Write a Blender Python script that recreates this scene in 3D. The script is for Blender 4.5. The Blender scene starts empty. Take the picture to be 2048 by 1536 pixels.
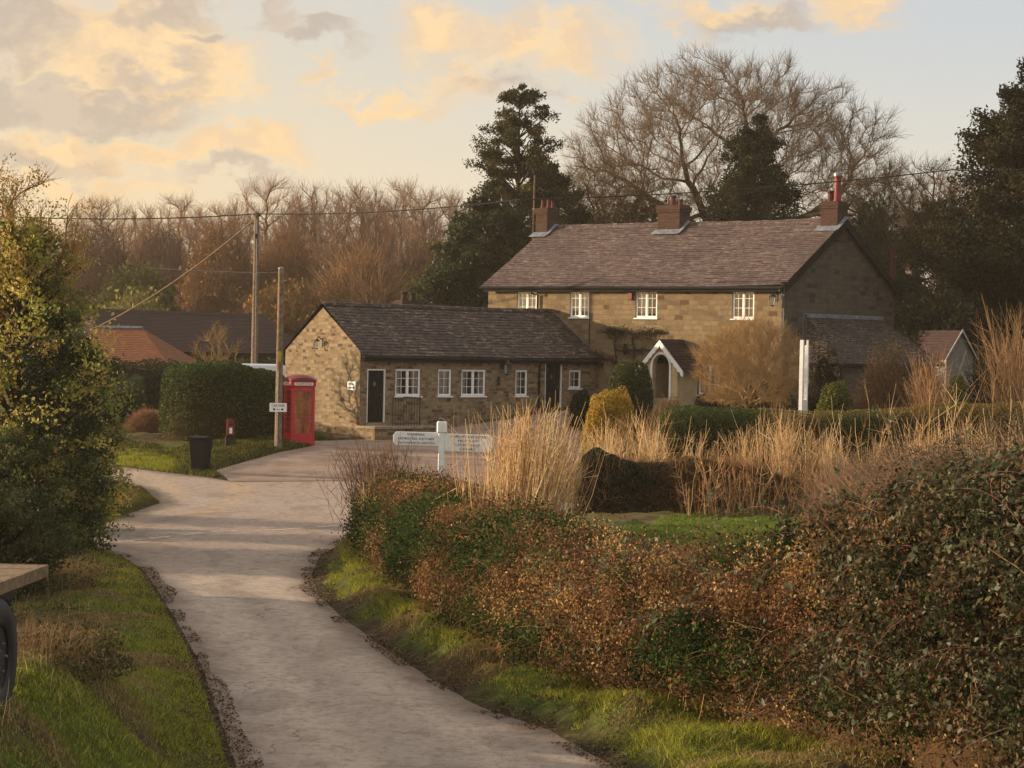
import bpy, math, random
import numpy as np
from mathutils import Vector, Matrix
from mathutils.geometry import delaunay_2d_cdt
R = np.random.default_rng(7)
random.seed(7)
rad = math.radians
SC = bpy.context.scene
COL = SC.collection

# ------------------------------------------------------------------ camera
HAZE = 0.00025
F = 4500.0; CH = 4.8; ROLL = 0.0195; HOR = 78.0
cd = bpy.data.cameras.new("camera"); cam = bpy.data.objects.new("camera", cd); COL.objects.link(cam)
cd.sensor_width = 36.0; cd.lens = F / 2048 * 36.0; cd.clip_end = 9000; cd.clip_start = 0.5
cam.matrix_world = Matrix.Translation((0, 0, CH)) @ Matrix.Rotation(rad(90) - math.atan(HOR / F), 4, 'X') @ Matrix.Rotation(ROLL, 4, 'Z')
SC.camera = cam
SC.render.resolution_x = 1024; SC.render.resolution_y = 768

# ------------------------------------------------------------------ light
SUN_EL = 10.0
SUN_DIR = Vector((-0.97, 0.17, 0)).normalized()          # horizontal direction towards the sun
sv = Vector((SUN_DIR.x * math.cos(rad(SUN_EL)), SUN_DIR.y * math.cos(rad(SUN_EL)), math.sin(rad(SUN_EL))))
sl = bpy.data.lights.new("sun", 'SUN'); sl.energy = 5.0; sl.angle = rad(0.6); sl.color = (1.0, 0.77, 0.52)
so = bpy.data.objects.new("sun", sl); COL.objects.link(so); so.rotation_euler = sv.to_track_quat('Z', 'Y').to_euler()

SC.view_settings.view_transform = 'Standard'; SC.view_settings.look = 'None'
SC.view_settings.exposure = 0.8; SC.view_settings.gamma = 1.0
SC.cycles.max_bounces = 6; SC.cycles.transparent_max_bounces = 10
SC.cycles.diffuse_bounces = 3; SC.cycles.volume_bounces = 0

def srgb(r, g, b):
    f = lambda c: (c / 255) / 12.92 if c / 255 <= 0.04045 else ((c / 255 + 0.055) / 1.055) ** 2.4
    return (f(r), f(g), f(b), 1.0)

class NT:
    def __init__(s, tree): s.t = tree; s.t.nodes.clear()
    def n(s, typ, **kw):
        nd = s.t.nodes.new(typ)
        for k, v in kw.items():
            if k == 'inp':
                for kk, vv in v.items(): s.put(nd.inputs[kk], vv)
            else: setattr(nd, k, v)
        return nd
    def put(s, sock, v):
        if isinstance(v, bpy.types.NodeSocket): s.t.links.new(v, sock)
        elif isinstance(v, bpy.types.Node): s.t.links.new(v.outputs[0], sock)
        else: sock.default_value = v
    def m(s, op, a, b=0.0, c=None, clamp=False):
        nd = s.n('ShaderNodeMath', operation=op, use_clamp=clamp)
        s.put(nd.inputs[0], a); s.put(nd.inputs[1], b)
        if c is not None: s.put(nd.inputs[2], c)
        return nd.outputs[0]
    def vm(s, op, a, b=None, scale=None):
        nd = s.n('ShaderNodeVectorMath', operation=op); s.put(nd.inputs[0], a)
        if b is not None: s.put(nd.inputs[1], b)
        if scale is not None: s.put(nd.inputs['Scale'], scale)
        return nd.outputs['Value'] if op in ('LENGTH', 'DOT_PRODUCT') else nd.outputs[0]
    def mix(s, f, a, b, typ='MIX'):
        nd = s.n('ShaderNodeMix', data_type='RGBA', blend_type=typ)
        s.put(nd.inputs[0], f); s.put(nd.inputs[6], a); s.put(nd.inputs[7], b)
        return nd.outputs[2]
    def mr(s, v, a, b, c=0.0, d=1.0, smooth=True):
        nd = s.n('ShaderNodeMapRange', interpolation_type='SMOOTHSTEP' if smooth else 'LINEAR')
        s.put(nd.inputs[0], v)
        for i, x in enumerate((a, b, c, d)): nd.inputs[i + 1].default_value = x
        return nd.outputs[0]
    def noise(s, vec, scale, detail=4, rough=0.55, dist=0.0, out=0):
        nd = s.n('ShaderNodeTexNoise'); s.put(nd.inputs['Vector'], vec)
        nd.inputs['Scale'].default_value = scale; nd.inputs['Detail'].default_value = detail
        nd.inputs['Roughness'].default_value = rough; nd.inputs['Distortion'].default_value = dist
        return nd.outputs[out]

# ------------------------------------------------------------------ sky with evening cloud
W = bpy.data.worlds.new("World"); SC.world = W; W.use_nodes = True
t = NT(W.node_tree)
tc = t.n('ShaderNodeTexCoord').outputs['Generated']
sep = t.n('ShaderNodeSeparateXYZ'); t.put(sep.inputs[0], tc)
az = t.m('ARCTAN2', sep.outputs[0], sep.outputs[1]); el = t.m('ARCSINE', sep.outputs[2])
comb = t.n('ShaderNodeCombineXYZ'); t.put(comb.inputs[0], az); t.put(comb.inputs[1], el)
uv = comb.outputs[0]
sky = t.n('ShaderNodeTexSky', sky_type='NISHITA'); sky.sun_disc = False
sky.sun_elevation = rad(SUN_EL); sky.sun_rotation = math.atan2(SUN_DIR.x, SUN_DIR.y); sky.air_density = 1.2; sky.dust_density = 2.5
BS = 0.1
def C(r, g, b, k=1.0): c = srgb(r, g, b); k *= .64; return (c[0] * k / BS, c[1] * k / BS, c[2] * k / BS, 1)
wob = t.noise(t.vm('MULTIPLY', uv, (1, 1.5, 1)), 26, 5, 0.6, 0.3, out=1)
wob2 = t.noise(t.vm('MULTIPLY', uv, (1, 1.6, 1)), 70, 3, 0.5, 0.2, out=1)
off = t.vm('ADD', t.vm('SCALE', t.vm('SUBTRACT', wob, (.5, .5, .5)), scale=0.055), t.vm('SCALE', t.vm('SUBTRACT', wob2, (.5, .5, .5)), scale=0.016))
p = t.vm('ADD', uv, off)
# clear sky: cool grey-blue high on the right, cream low down, golden towards the sun
low = t.mr(el, 0.02, 0.16, 1, 0); leftw = t.mr(az, -0.32, 0.22, 1, 0)
base = t.mix(t.mr(el, 0.16, 0.7), C(200, 206, 212), C(210, 207, 206, 1.5))
base = t.mix(t.m('MULTIPLY', low, 0.85), base, C(240, 228, 204))
warm = t.m('MULTIPLY', leftw, t.mr(el, 0.0, 0.30, 1, 0.25))
base = t.mix(t.m('MULTIPLY', warm, 0.72), base, C(246, 216, 168))
glow = t.m('MULTIPLY', t.mr(az, -0.45, -0.02, 1, 0), t.mr(el, 0.03, 0.085, 1, 0))
base = t.mix(t.m('MULTIPLY', glow, 0.7), base, C(252, 204, 128))
def A(px): return math.atan((px - 1024) / F)
def E(py, px=1024): return math.atan((690 + ROLL * (px - 1024) - py) / F)
def blob(px, py, rx, ry, soft=0.6):
    d = t.vm('SUBTRACT', p, (A(px), E(py, px), 0))
    d = t.vm('LENGTH', t.vm('MULTIPLY', d, (F / rx, F / ry, 0)))
    return t.mr(d, 1.15, 1.15 - soft, 0, 1)
def union(lst):
    o = lst[0]
    for b in lst[1:]: o = t.m('MAXIMUM', o, b)
    return o
lit = union([blob(200, 95, 230, 120), blob(350, 150, 170, 70), blob(870, 70, 120, 90, 1), blob(1000, 85, 170, 90, 1), blob(1130, 90, 150, 70, 1.1), blob(900, 170, 120, 50, 1.1), blob(460, 290, 150, 45),
             blob(190, 300, 260, 40), blob(760, 205, 190, 26, 1), blob(630, 150, 70, 30, 1), blob(1140, 185, 40, 18, 1), blob(1700, 15, 160, 50, 1), blob(1420, 15, 190, 40, 1), blob(100, 370, 330, 26, 1)])
shade = union([blob(20, 60, 130, 110), blob(130, 215, 280, 55), blob(600, 78, 120, 26, 0.9), blob(545, 45, 45, 60, .9), blob(300, 40, 120, 40, 1), blob(450, 350, 170, 26, 1), blob(60, 320, 220, 35, 1), blob(300, 160, 140, 30, 1), blob(1000, 175, 130, 26, 1.1), blob(1500, 45, 140, 35, 1), blob(390, 95, 60, 25, 1)])
tex = t.noise(t.vm('MULTIPLY', p, (1, 1.4, 1)), 42, 4, 0.5)
litc = t.mix(t.mr(tex, 0.35, 0.65), C(240, 202, 160), C(254, 218, 168))
shc = t.mix(t.mr(tex, 0.3, 0.65), C(178, 162, 154), C(208, 188, 170))
c1 = t.mix(t.m('MULTIPLY', lit, t.mr(tex, 0.25, 0.55, 0.5, 1.0)), base, litc)
c1 = t.mix(t.m('MULTIPLY', shade, t.mr(tex, 0.25, 0.5, 0.5, 0.85)), c1, shc)
# scattered cloud everywhere else in the sky
oth = t.mr(t.noise(t.vm('MULTIPLY', uv, (1, 2.2, 1)), 3.5, 6, 0.6), 0.5, 0.68)
c1 = t.mix(t.m('MULTIPLY', oth, t.mr(el, 0.19, 0.4, 0, 0.6)), c1, C(222, 200, 178))
fin = t.mix(0.85, sky, c1)
# the lower half of the world behind the ground
bg = t.n('ShaderNodeBackground'); t.put(bg.inputs[0], fin); bg.inputs[1].default_value = BS
out = t.n('ShaderNodeOutputWorld'); t.put(out.inputs[0], bg.outputs[0])

# ------------------------------------------------------------------ layout helpers (pixel of the 2048 px photo -> point in the place)
def ray(px, py):
    u, v = px - 1024, py - 768
    up, vp = u + ROLL * v, v - ROLL * u
    return up / F, -(vp + HOR) / F
def at(px, py, Y):
    a, b = ray(px, py); return (a * Y, Y, CH + b * Y)
def sm(x, a, b):
    q = np.clip((np.asarray(x, float) - a) / (b - a), 0, 1); return q * q * (3 - 2 * q)
_K = R.normal(size=(9, 3)); _PH = R.uniform(0, 6.28, 9)
def wn(P, sc=1.0, seed=0):
    P = np.asarray(P, float) * sc
    if P.shape[-1] == 2: P = np.concatenate([P, np.zeros(P.shape[:-1] + (1,))], -1)
    o = 0
    for i in range(9):
        k = _K[(i + seed) % 9] * (1 + .35 * ((i * 7 + seed * 3) % 5)); o = o + np.sin(P @ k + _PH[i] + seed * 1.7)
    return o / 4.2
def bank(x, y):                       # raised bank left of the lane, near the trailer
    return 1.38 * sm(-x - np.interp(y, [15, 25, 33, 41], [2.4, 3.2, 4.9, 6.8]), 0.25, 1.9) * sm(y, 33, 23) * (1 - 0 * y) if False else \
        1.38 * sm(-(x + np.interp(y, [15, 25, 33, 41], [2.4, 3.1, 4.7, 6.6])), 0.1, 2.0) * (1 - sm(y, 22, 34))
def gz(x, y):
    x = np.asarray(x, float); y = np.asarray(y, float)
    z = np.interp(y, [0, 25, 50, 56, 64, 71, 78, 84, 90, 100, 130, 170, 260, 600], [0, 0, .1, .2, .33, .5, 1.14, 1.25, 1.55, 1.8, 1.8, 2.0, 6, 9])
    z = z + 0.75 * sm(x, -4, 2.5) * sm(y, 80, 88) * (1 - sm(y, 130, 200))
    z = z + 0.6 * sm(x, 2, 6) * sm(y, 62, 74) * (1 - sm(y, 78, 86))
    return z + bank(x, y)
def on_ground(px, py):
    a, b = ray(px, py); Y = 40.0
    for _ in range(60):
        z = float(gz(a * Y, Y)); Y += 0.5 * ((z - CH) / b - Y)
    return (a * Y, Y)

# ------------------------------------------------------------------ object helpers
def tag(o, label=None, cat=None, group=None, kind=None):
    if label: o['label'] = label
    if cat: o['category'] = cat
    if group: o['group'] = group
    if kind: o['kind'] = kind
    return o
def empty(name, loc, rz=0.0, label=None, cat=None, group=None):
    o = bpy.data.objects.new(name, None); COL.objects.link(o); o.location = loc; o.rotation_euler = (0, 0, rz); o.empty_display_size = .2
    return tag(o, label, cat, group)
def mesh_np(name, V, Fc, mat, parent=None, col=None, smooth=False, uvs=None, loc=None):
    me = bpy.data.meshes.new(name); V = np.asarray(V, np.float32); Fc = np.asarray(Fc, np.int32); k = Fc.shape[1]
    me.vertices.add(len(V)); me.vertices.foreach_set('co', V.ravel())
    me.loops.add(Fc.size); me.loops.foreach_set('vertex_index', Fc.ravel())
    me.polygons.add(len(Fc)); me.polygons.foreach_set('loop_start', np.arange(0, Fc.size, k, dtype=np.int32))
    me.update(calc_edges=True)
    if col is not None:
        a = me.color_attributes.new('Col', 'FLOAT_COLOR', 'POINT'); c = np.ones((len(V), 4), np.float32); c[:, :3] = col
        a.data.foreach_set('color', c.ravel())
    if uvs is not None:
        l = me.uv_layers.new(name='UVMap'); l.data.foreach_set('uv', np.asarray(uvs, np.float32)[Fc.ravel()].ravel())
    if smooth: me.polygons.foreach_set('use_smooth', np.ones(len(Fc), bool))
    me.materials.append(mat)
    o = bpy.data.objects.new(name, me); COL.objects.link(o)
    if parent: o.parent = parent
    if loc is not None: o.location = loc
    return o
class MB:
    """collects polygons (with uv in metres) into one mesh"""
    def __init__(s): s.v = []; s.f = []; s.uv = []
    def poly(s, pts, uvs=None):
        b = len(s.v); pts = [Vector(q) for q in pts]; s.v += pts; s.f.append(list(range(b, b + len(pts))))
        if uvs is None:
            nrm = Vector((0, 0, 0))
            for i in range(1, len(pts) - 1): nrm += (pts[i] - pts[0]).cross(pts[i + 1] - pts[0])
            ax = max(range(3), key=lambda i: abs(nrm[i]))
            uvs = [(q.y, q.z) if ax == 0 else (q.x, q.z) if ax == 1 else (q.x, q.y) for q in pts]
        s.uv += uvs
    def box(s, a, b, M=None):
        x0, y0, z0 = a; x1, y1, z1 = b
        c = [Vector(q) for q in ((x0, y0, z0), (x1, y0, z0), (x1, y1, z0), (x0, y1, z0), (x0, y0, z1), (x1, y0, z1), (x1, y1, z1), (x0, y1, z1))]
        if M is not None: c = [M @ q for q in c]
        for f in ((0, 3, 2, 1), (4, 5, 6, 7), (0, 1, 5, 4), (1, 2, 6, 5), (2, 3, 7, 6), (3, 0, 4, 7)): s.poly([c[i] for i in f])
        return s
    def tube(s, pts, r, n=8, caps=True):
        pts = [Vector(q) for q in pts]; rs = r if isinstance(r, (list, tuple)) else [r] * len(pts); rings = []
        for i, q in enumerate(pts):
            d = (pts[min(i + 1, len(pts) - 1)] - pts[max(i - 1, 0)]).normalized()
            u = d.cross(Vector((0, 0, 1)) if abs(d.z) < .9 else Vector((1, 0, 0))).normalized(); w = d.cross(u)
            rings.append([q + (u * math.cos(2 * math.pi * k / n) + w * math.sin(2 * math.pi * k / n)) * rs[i] for k in range(n)])
        for a, b in zip(rings, rings[1:]):
            for k in range(n): s.poly([a[k], b[k], b[(k + 1) % n], a[(k + 1) % n]])
        if caps: s.poly(rings[0]); s.poly(rings[-1][::-1])
        return s
    def lathe(s, prof, c=(0, 0, 0), n=16):
        c = Vector(c); rings = [[c + Vector((r * math.cos(2 * math.pi * k / n), r * math.sin(2 * math.pi * k / n), z)) for k in range(n)] for r, z in prof]
        for a, b in zip(rings, rings[1:]):
            for k in range(n): s.poly([a[k], a[(k + 1) % n], b[(k + 1) % n], b[k]])
        return s
    def prism(s, outline, axis, a, b):
        """outline of 2D points extruded along axis (0,1,2) from a to b"""
        def P(q, h):
            return {0: (h, q[0], q[1]), 1: (q[0], h, q[1]), 2: (q[0], q[1], h)}[axis]
        n = len(outline)
        s.poly([P(q, a) for q in outline]); s.poly([P(q, b) for q in outline][::-1])
        for i in range(n):
            q, w = outline[i], outline[(i + 1) % n]; s.poly([P(q, a), P(q, b), P(w, b), P(w, a)])
        return s
    def build(s, name, mat, parent=None, smooth=False, bevel=0, weld=False, loc=None, recalc=True):
        me = bpy.data.meshes.new(name); me.from_pydata([tuple(q) for q in s.v], [], s.f)
        l = me.uv_layers.new(name='UVMap'); l.data.foreach_set('uv', [c for f in me.polygons for li in f.loop_indices for c in s.uv[me.loops[li].vertex_index]])
        if weld or bevel or smooth or recalc:
            import bmesh
            bm = bmesh.new(); bm.from_mesh(me)
            bmesh.ops.remove_doubles(bm, verts=bm.verts, dist=1e-5)
            if recalc: bmesh.ops.recalc_face_normals(bm, faces=bm.faces)
            if bevel: bmesh.ops.bevel(bm, geom=[e for e in bm.edges if e.is_manifold and e.calc_face_angle(0) > .5], offset=bevel, segments=1, affect='EDGES')
            bm.to_mesh(me); bm.free()
        if smooth:
            me.polygons.foreach_set('use_smooth', [True] * len(me.polygons)); me.set_sharp_from_angle(angle=rad(40))
        me.materials.append(mat)
        o = bpy.data.objects.new(name, me); COL.objects.link(o)
        if parent: o.parent = parent
        if loc is not None: o.location = loc
        return o

# ------------------------------------------------------------------ materials
MATS = {}
def newmat(name):
    m = bpy.data.materials.new(name); m.use_nodes = True; MATS[name] = m; return m, NT(m.node_tree)
def finish(t, col, rough=0.8, bump=None, bs=0.3, bd=0.02, metal=0.0, spec=0.5, nrm=None):
    b = t.n('ShaderNodeBsdfPrincipled'); t.put(b.inputs['Base Color'], col); t.put(b.inputs['Roughness'], rough)
    b.inputs['Metallic'].default_value = metal; b.inputs['Specular IOR Level'].default_value = spec
    if bump is not None:
        bp = t.n('ShaderNodeBump'); bp.inputs['Strength'].default_value = bs; bp.inputs['Distance'].default_value = bd
        t.put(bp.inputs['Height'], bump); t.put(b.inputs['Normal'], bp.outputs[0])
    o = t.n('ShaderNodeOutputMaterial'); t.put(o.inputs[0], b.outputs[0]); return b
def plain(name, c, rough=0.6, var=0.12, sc=6.0, metal=0.0, spec=0.3, bs=0.15):
    m, t = newmat(name); v = t.n('ShaderNodeTexCoord').outputs['Object']
    n1 = t.noise(v, sc, 5); n2 = t.noise(v, sc * 7, 3)
    f = t.m('ADD', t.m('MULTIPLY', n1, .7), t.m('MULTIPLY', n2, .3))
    a = tuple(x * (1 - var * 1.6) for x in c[:3]) + (1,); b = tuple(min(x * (1 + var), 1) for x in c[:3]) + (1,)
    finish(t, t.mix(t.mr(f, .35, .65), a, b), rough, n2, bs, .01, metal, spec); return m
def leafmat(name, rough=0.5, trans=0.3, spec=0.4):
    m, t = newmat(name)
    a = t.n('ShaderNodeAttribute', attribute_name='Col').outputs[0]
    b = t.n('ShaderNodeBsdfPrincipled'); t.put(b.inputs['Base Color'], a); b.inputs['Roughness'].default_value = rough; b.inputs['Specular IOR Level'].default_value = spec
    o = t.n('ShaderNodeOutputMaterial')
    if trans > 0:
        tr = t.n('ShaderNodeBsdfTranslucent'); t.put(tr.inputs[0], a); mx = t.n('ShaderNodeMixShader'); mx.inputs[0].default_value = trans
        t.put(mx.inputs[1], b.outputs[0]); t.put(mx.inputs[2], tr.outputs[0]); t.put(o.inputs[0], mx.outputs[0])
    else: t.put(o.inputs[0], b.outputs[0])
    return m
LEAF = leafmat('leaf', 0.5, 0.4, 0.22); GRASSM = leafmat('grass_blade', 0.7, 0.35, 0.08); DRY = leafmat('dry_leaf', 0.8, 0.3, 0.05); NEEDLE = leafmat('needle', 0.7, 0.15, 0.08)
TWIG = leafmat('twig', 0.9, 0.0, 0.05)

def stone(name, bw, bh, cols, mortar, dark, warp=0.05, darkamt=.12, msize=.018):
    m, t = newmat(name); uvn = t.n('ShaderNodeUVMap').outputs[0]
    w = t.vm('SCALE', t.vm('SUBTRACT', t.noise(uvn, 2.2, 3, out=1), (.5, .5, .5)), scale=warp * 2)
    v = t.vm('ADD', uvn, w)
    br = t.n('ShaderNodeTexBrick'); t.put(br.inputs['Vector'], v); br.offset = .45; br.squash = .7; br.squash_frequency = 3
    for k, x in {'Color1': (0, 0, 0, 1), 'Color2': (1, 1, 1, 1), 'Mortar': (0.5, .5, .5, 1), 'Scale': 1.0, 'Mortar Size': msize, 'Mortar Smooth': .3, 'Bias': 0.0, 'Brick Width': bw, 'Row Height': bh}.items(): br.inputs[k].default_value = x
    rnd = br.outputs['Color']; mo = br.outputs['Fac']
    g = t.noise(v, 7, 5, .7); g2 = t.noise(uvn, .6, 3)
    cr = t.n('ShaderNodeValToRGB'); t.put(cr.inputs[0], t.m('ADD', t.m('MULTIPLY', rnd, .75), t.m('MULTIPLY', g, .3)))
    els = cr.color_ramp.elements
    for i, c in enumerate(cols):
        e = els[i] if i < 2 else els.new(1)
        e.position = i / (len(cols) - 1)
    srt = sorted(els, key=lambda e: e.position)
    for e, c in zip(srt, cols): e.color = c
    # odd dark ironstone blocks
    dk = t.m('MULTIPLY', t.m('GREATER_THAN', rnd, 1 - darkamt), .85)
    c = t.mix(dk, cr.outputs[0], dark)
    c = t.mix(t.m('MULTIPLY', mo, .6), c, mortar)
    c = t.mix(t.mr(g, .3, .75, 0, .35), c, tuple(x * .55 for x in cols[0][:3]) + (1,))
    c = t.mix(t.mr(g2, .45, .75, 0, .3), c, mortar)
    st_ = t.noise(t.vm('MULTIPLY', uvn, (1.6, .5, 1)), 1.3, 5, .7); c = t.mix(t.mr(st_, .45, .7, 0, .45), c, tuple(x * .5 + .02 for x in mortar[:3]) + (1,))
    c = t.mix(.13, c, (0.02, 0.018, 0.02, 1))
    h = t.m('ADD', t.m('MULTIPLY', t.m('SUBTRACT', 1, mo), .7), t.m('MULTIPLY', g, .5))
    finish(t, c, .9, h, .7, .03, spec=.2); return m
STONE_A = stone('cottage_stone', .30, .135, [srgb(90, 72, 54), srgb(124, 102, 76), srgb(150, 128, 98), srgb(164, 144, 114), srgb(118, 86, 62)], srgb(138, 124, 100), srgb(76, 52, 42), .11, .14)
STONE_B = stone('house_stone', .46, .2, [srgb(96, 78, 58), srgb(126, 106, 78), srgb(146, 126, 94), srgb(110, 86, 62)], srgb(124, 108, 84), srgb(88, 62, 46), .07, .09)
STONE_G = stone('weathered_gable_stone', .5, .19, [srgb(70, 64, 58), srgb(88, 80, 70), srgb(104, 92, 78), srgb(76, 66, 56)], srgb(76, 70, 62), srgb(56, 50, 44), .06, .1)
BRICK = stone('chimney_brick', .23, .075, [srgb(60, 40, 34), srgb(80, 52, 42), srgb(94, 62, 50)], srgb(82, 70, 60), srgb(60, 40, 36), .01, .1, .012)

def tiles(name, cols, lich, tw=.17, rowh=.105, la=.5):
    m, t = newmat(name); uvn = t.n('ShaderNodeUVMap').outputs[0]
    br = t.n('ShaderNodeTexBrick'); t.put(br.inputs['Vector'], t.vm('ADD', uvn, t.vm('SCALE', t.vm('SUBTRACT', t.noise(uvn, 3, 2, out=1), (.5, .5, .5)), scale=.02)))
    for k, x in {'Color1': (0, 0, 0, 1), 'Color2': (1, 1, 1, 1), 'Mortar': (0, 0, 0, 1), 'Scale': 1.0, 'Mortar Size': .006, 'Brick Width': tw, 'Row Height': rowh}.items(): br.inputs[k].default_value = x
    g = t.noise(uvn, .55, 5, .6); g3 = t.noise(uvn, 14, 4, .7)
    f = t.m('ADD', t.m('MULTIPLY', br.outputs['Color'], .55), t.m('MULTIPLY', g, .5))
    cr = t.n('ShaderNodeValToRGB'); t.put(cr.inputs[0], f); els = cr.color_ramp.elements
    for i in range(2, len(cols)): els.new(.5)
    srt = list(els)
    for i, e in enumerate(srt): e.position = .15 + .7 * i / (len(cols) - 1)
    for e, c in zip(sorted(els, key=lambda e: e.position), cols): e.color = c
    c = t.mix(t.m('MULTIPLY', br.outputs['Fac'], .7), cr.outputs[0], tuple(x * .3 for x in cols[0][:3]) + (1,))
    li = t.m('MULTIPLY', t.mr(t.noise(t.vm('MULTIPLY', uvn, (2.6, 7, 1)), 1.0, 5, .8), .5, .62, 0, 1), t.mr(t.noise(uvn, .5, 3), .35, .6, .2, 1))
    c = t.mix(t.m('MULTIPLY', li, la), c, lich)
    finish(t, c, .85, t.m('ADD', g3, t.m('MULTIPLY', br.outputs['Fac'], -1)), .5, .015, spec=.25); return m
ROOF_H = tiles('house_tile', [srgb(52, 44, 45), srgb(76, 63, 62), srgb(100, 84, 80), srgb(78, 60, 58), srgb(66, 56, 56)], srgb(160, 142, 130), la=.55)
ROOF_C = tiles('cottage_tile', [srgb(36, 31, 32), srgb(54, 46, 46), srgb(78, 66, 63), srgb(46, 39, 39)], srgb(150, 132, 108), la=.75)
ROOF_D = tiles('barn_tile', [srgb(44, 32, 32), srgb(58, 42, 40), srgb(70, 48, 44)], srgb(84, 66, 56), la=.3)
ROOF_O = tiles('orange_tile', [srgb(104, 62, 42), srgb(128, 78, 52), srgb(142, 90, 60)], srgb(120, 96, 70), la=.3)
WHITE = plain('white_paint', srgb(232, 230, 226), .45, .06, 9)
BLACK = plain('black_paint', (0.01, 0.01, 0.011, 1), .5, .2, spec=.1)
GUTTER = plain('dull_gutter', (0.018, 0.018, 0.018, 1), .85, .2, spec=.1)
IRON = plain('black_iron', (0.02, 0.02, 0.022, 1), .5, .3)
LEAD = plain('lead', srgb(112, 116, 124), .7, .25, 5, .0)
REDP = plain('red_paint', srgb(176, 24, 42), .38, .10, 5, spec=.5)
REDB = plain('dull_red_paint', srgb(112, 24, 28), .6, .12, 5)
REDD = plain('faded_red_paint', srgb(112, 38, 38), .55, .12, 5)
TERRA = plain('terracotta', srgb(84, 44, 36), .8, .25, 8)
TIMBER = plain('weathered_timber', srgb(120, 98, 72), .85, .25, 14)
POLE = plain('pole_timber', srgb(118, 98, 78), .85, .3, 8)
DARKW = plain('dark_timber', srgb(48, 38, 32), .8, .3, 8)
RUB = plain('rubber', (0.02, 0.02, 0.02, 1), .6, .2, 20)
STEEL = plain('galvanised_steel', srgb(130, 128, 124), .45, .2, 9, .6)
CURT = plain('net_curtain', srgb(215, 210, 200), .8, .15, 20)
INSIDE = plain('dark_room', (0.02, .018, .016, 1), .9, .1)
BARK = plain('bark', srgb(74, 60, 48), .9, .3, 3)
SLAB = plain('stone_slab', srgb(142, 126, 104), .85, .2, 4)
CREAM = plain('cream_render', srgb(190, 168, 130), .85, .12, 3)
BIN = plain('dark_green_plastic', srgb(17, 21, 24), .7, .15, 3, spec=.12)
VANW = plain('white_car_paint', srgb(225, 228, 235), .25, .03, 2)
TEXTM = plain('black_lettering', (0.03, 0.03, 0.035, 1), .6, .1)
def glassmat():
    m, t = newmat('window_glass'); tr = t.n('ShaderNodeBsdfTransparent'); g = t.n('ShaderNodeBsdfGlossy'); g.inputs['Roughness'].default_value = .04
    fr = t.n('ShaderNodeFresnel'); fr.inputs[0].default_value = 1.5
    mx = t.n('ShaderNodeMixShader'); t.put(mx.inputs[0], t.m('ADD', t.m('MULTIPLY', fr.outputs[0], 1.4), .12, clamp=True))
    t.put(mx.inputs[1], tr.outputs[0]); t.put(mx.inputs[2], g.outputs[0]); o = t.n('ShaderNodeOutputMaterial'); t.put(o.inputs[0], mx.outputs[0]); return m
GLASS = glassmat()
def text(name, body, size, mat, parent, loc, rot, ext=.002, align='CENTER', width=None):
    c = bpy.data.curves.new(name, 'FONT'); c.body = body; c.size = size; c.align_x = align; c.align_y = 'CENTER'; c.extrude = ext
    c.materials.append(mat)
    tmp = bpy.data.objects.new(name, c); me = bpy.data.meshes.new_from_object(tmp); bpy.data.objects.remove(tmp)
    o = bpy.data.objects.new(name, me); COL.objects.link(o); o.parent = parent; o.location = loc; o.rotation_euler = rot
    if width:
        xs_ = [v.co.x for v in me.vertices]; w = max(xs_) - min(xs_)
        if w > 0: o.scale.x = width / w
    return o
# ================================================================== GROUND, LANE, FORECOURT
def G(*pts): return [on_ground(*q) for q in pts]
lane_left = G((470, 1536), (438, 1440), (400, 1330), (362, 1262), (326, 1200), (285, 1140), (240, 1112), (165, 1096))
lane_right = G((1230, 1536), (1100, 1462), (960, 1415), (860, 1358), (760, 1290), (680, 1232), (636, 1190), (622, 1150), (640, 1112), (690, 1082))
road_poly = [(-1.9, 8), (-2.4, 16)] + lane_left + [(-15, 54), (-30, 56)] + [(-30, 62.5), (-15, 60.5)] + G((135, 1049), (250, 1030), (320, 1006)) + G((285, 975), (240, 962)) + [(-20, 76), (-34, 84)] \
    + [(-34, 90), (-20, 80.5)] + G((236, 932), (300, 941), (400, 953), (460, 962)) + [(-5.2, 70.2), (-2, 68.5), (1.2, 66.5), (2.2, 62), (1.2, 57.5)] + G((760, 1062), (690, 1082)) + lane_right[::-1][1:] + [(1.9, 18), (2.4, 8)]
fore_poly = G((452, 957), (430, 942), (470, 930), (560, 905), (625, 893)) + [(-7.6, 80.5)] + [(-5.2, 82.6), (3, 90.2), (3.5, 92), (6, 89.5), (5.2, 80), (3.5, 73), (1.5, 68.0), (-2, 68.3), (-5.2, 69.9)] + G((460, 964))
def inside(P, poly):
    x, y = P[:, 0], P[:, 1]; c = np.zeros(len(P), bool); n = len(poly)
    for i in range(n):
        x1, y1 = poly[i]; x2, y2 = poly[(i + 1) % n]
        k = ((y1 > y) != (y2 > y)); xi = (x2 - x1) * (y - y1) / ((y2 - y1) if y2 != y1 else 1e-9) + x1
        c ^= k & (x < xi)
    return c
def sdist(P, poly):
    d = np.full(len(P), 1e9); n = len(poly)
    for i in range(n):
        a = np.array(poly[i]); b = np.array(poly[(i + 1) % n]); ab = b - a
        tt = np.clip(((P - a) @ ab) / max(ab @ ab, 1e-9), 0, 1); d = np.minimum(d, np.linalg.norm(P - a - tt[:, None] * ab, axis=1))
    return np.where(inside(P, poly), -d, d)
def road_d(P): return np.minimum(sdist(P, road_poly), sdist(P, fore_poly))
def pathd(P, pts):
    d = np.full(len(P), 1e9); pts = np.array(pts, float)
    for a, b in zip(pts, pts[1:]):
        ab = b - a; tt = np.clip(((P - a) @ ab) / (ab @ ab), 0, 1); d = np.minimum(d, np.linalg.norm(P - a - tt[:, None] * ab, axis=1))
    return d
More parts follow.
